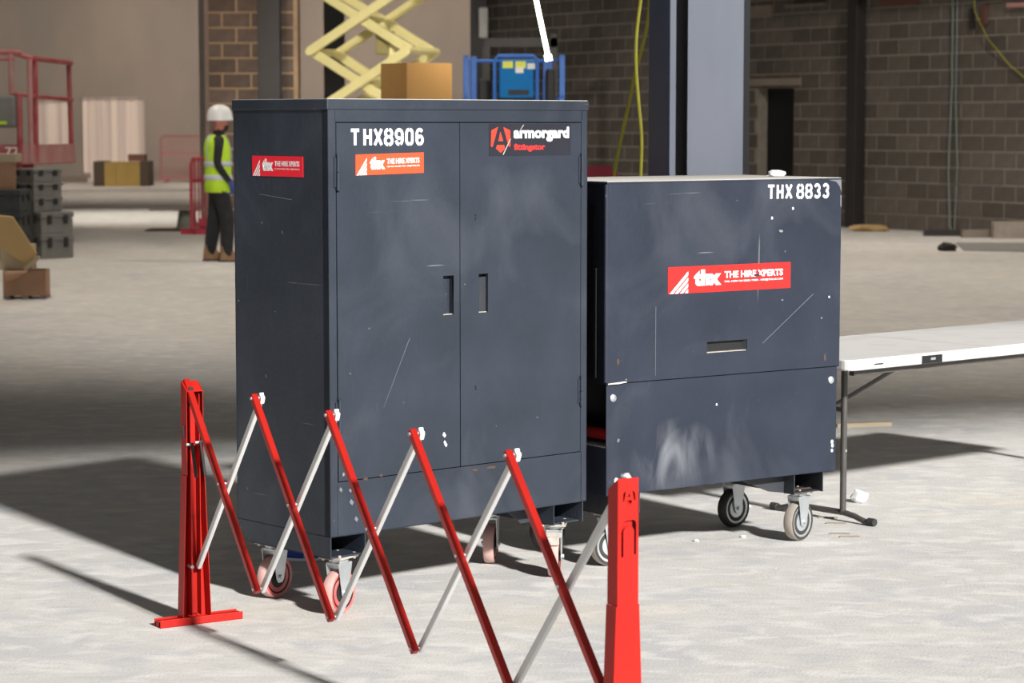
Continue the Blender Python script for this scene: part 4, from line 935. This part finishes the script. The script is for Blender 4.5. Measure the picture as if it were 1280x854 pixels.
# ================================================================== WORKER
wx, wy = onfloor(276, 327)
wk = thing('person', 'person in white helmet, yellow hi-vis vest and black clothes standing beside the tall cabinet', 'person', (wx-.02, wy, 0), -1.30)
def skin_body():
    J = [((0,0,.97),(.155,.115)), ((0,-.01,1.13),(.145,.11)), ((0,.0,1.32),(.17,.125)), ((0,-.005,1.46),(.10,.08)), ((0,.015,1.54),(.055,.058)), ((0,.035,1.62),(.072,.085)), ((0,.035,1.71),(.075,.095)), ((0,.03,1.76),(.055,.07))]
    E = [(i, i+1) for i in range(7)]
    def add(p, r, par): J.append((p, r if isinstance(r, tuple) else (r, r))); E.append((par, len(J)-1)); return len(J)-1
    add((0,.125,1.655), .014, 5)                       # nose
    for s in (-1, 1): add((s*.082,.03,1.655), .014, 5)  # ears
    for s in (-1, 1):
        a = add((s*.185,-.01,1.435), (.062,.062), 3); b = add((s*.245,-.05,1.17), (.050,.050), a); c = add((s*.225,.10,.965), (.036,.036), b)
        h = add((s*.215,.135,.905), (.022,.038), c)
        for k, (dy, ln) in enumerate(((-.03,.075), (-.01,.088), (.012,.082), (.032,.066))):
            f1 = add((s*.210,.150+dy,.865), .010, h); add((s*.195,.165+dy,.865-ln*.75), .008, f1)
        t1 = add((s*.195,.185,.905), .011, h); add((s*.185,.205,.87), .009, t1)
        hip = add((s*.095,0,.88), (.112,.125), 0); kn = add((s*.115,.03+s*.06,.50), (.095,.105), hip); an = add((s*.125,-.01+s*.08,.14), (.085,.092), kn)
        ft = add((s*.13,.05+s*.08,.045), (.042,.035), an); add((s*.135,.14+s*.08,.04), (.036,.028), ft)
    me = bpy.data.meshes.new('body'); me.from_pydata([p for p, r in J], E, []); o = bpy.data.objects.new('body', me); C.objects.link(o)
    sk = o.modifiers.new('skin', 'SKIN'); sk.use_smooth_shade = True
    for i, (p, r) in enumerate(J): me.skin_vertices[0].data[i].radius = r
    me.skin_vertices[0].data[0].use_root = True
    ss = o.modifiers.new('sub', 'SUBSURF'); ss.levels = 2; ss.render_levels = 2
    dg = bpy.context.evaluated_depsgraph_get(); dg.update(); m2 = bpy.data.meshes.new_from_object(o.evaluated_get(dg)); bpy.data.objects.remove(o)
    m2.materials.clear()
    for k in ('cloth_black', 'skin', 'glove_blue'): m2.materials.append(M[k])
    for p in m2.polygons:
        c = p.center; p.use_smooth = True
        p.material_index = 1 if c.z > 1.575 else (2 if (abs(c.x) > .16 and c.z < .965 and c.z > .79 and c.y > .08) else 0)
    o = bpy.data.objects.new('body', m2); C.objects.link(o); o.parent = wk
skin_body()
def shell(name, rings, m, parent, n=28): return MB().lathe([(1, 0)], n=3) if False else _shell(name, rings, m, parent, n)
def _shell(name, rings, m, parent, n):
    vs = []; fs = []
    for (z, rx, ry, cy) in rings:
        for i in range(n): a = 2*PI*i/n; vs.append((rx*math.cos(a), cy+ry*math.sin(a), z))
    for j in range(len(rings)-1):
        for i in range(n): fs.append((j*n+i, j*n+(i+1) % n, (j+1)*n+(i+1) % n, (j+1)*n+i))
    b = MB().add(vs, fs); o = b.build(name, m, parent, smooth=True); so = o.modifiers.new('solid', 'SOLIDIFY'); so.thickness = .006; so.offset = 1; return o
VR = [(.83, .195, .165, .005), (.95, .190, .158, 0), (1.10, .185, .150, 0), (1.25, .195, .155, .0), (1.36, .200, .155, -.005), (1.44, .180, .135, -.01), (1.49, .125, .105, -.005), (1.515, .085, .085, .0)]
vest = shell('vest', VR, M['hivis'], wk)
def ring_at(z):
    for a, b in zip(VR, VR[1:]):
        if a[0] <= z <= b[0]:
            t = (z-a[0])/(b[0]-a[0]); return tuple(a[i]+(b[i]-a[i])*t for i in range(4))
for zc in (1.01, 1.17):
    rs_ = [ring_at(z) for z in (zc-.03, zc, zc+.03)]; shell('reflective_band', [(r[0], r[1]+.008, r[2]+.008, r[3]) for r in rs_], M['silver_band'], vest)
for s in (-1, 1):
    pts = []
    for ydir in (1, -1):
        for z in ((1.20, 1.3, 1.38, 1.44, 1.50) if ydir == 1 else (1.50, 1.44, 1.38, 1.3, 1.20)):
            r = ring_at(z); x = s*min(.11, r[1]*.62); yy = r[2]*math.sqrt(max(0, 1-(x/r[1])**2)); pts.append((x, r[3]+ydir*(yy+.012), z))
    b = MB()
    for i in range(len(pts)-1): b.bar(pts[i], pts[i+1], .045, .006, (0, 1, .3) if i != 4 else (0, 0, 1))
    b.build('shoulder_band', M['silver_band'], vest)
hel = MB().lathe([(.138, 1.685), (.138, 1.74), (.128, 1.79), (.102, 1.84), (.058, 1.868), (.012, 1.876)], (0, .025, 0), n=24, sx=.95, sy=1.12).build('helmet', M['helmet'], wk, smooth=True)
MB().prism([(-.105, .10), (.105, .10), (.09, .19), (.04, .215), (-.04, .215), (-.09, .19)], 1.700, 1.712, 'z').build('helmet_peak', M['helmet'], hel, bevel=.003)
MB().lathe([(.045, 1.555), (.066, 1.58), (.070, 1.62), (.062, 1.63)], (0, .062, 0), n=16).build('beard', M['beard'], wk, smooth=True)
for s in (-1, 1):
    sh = s*.08
    bt = MB().prism([(q+sh, z) for q, z in ((-.085, 0), (.20, 0), (.215, .03), (.20, .065), (.11, .09), (.055, .15), (.055, .20), (-.075, .20), (-.088, .06))], s*.125-.052, s*.125+.052, 'x')
    bt = bt.build('boot', M['boot'], wk, bevel=.018)
    MB().box(s*.125-.055, s*.125+.055, -.092+sh, .215+sh, 0, .025).build('boot_sole', M['steel_dark'], wk.children[-1] if False else bt)
    MB().lathe([(.010, -.004), (.012, 0), (.010, .004)], (s*.030, .112, 1.672), 'y', 10).build('eye', M['black'], wk)
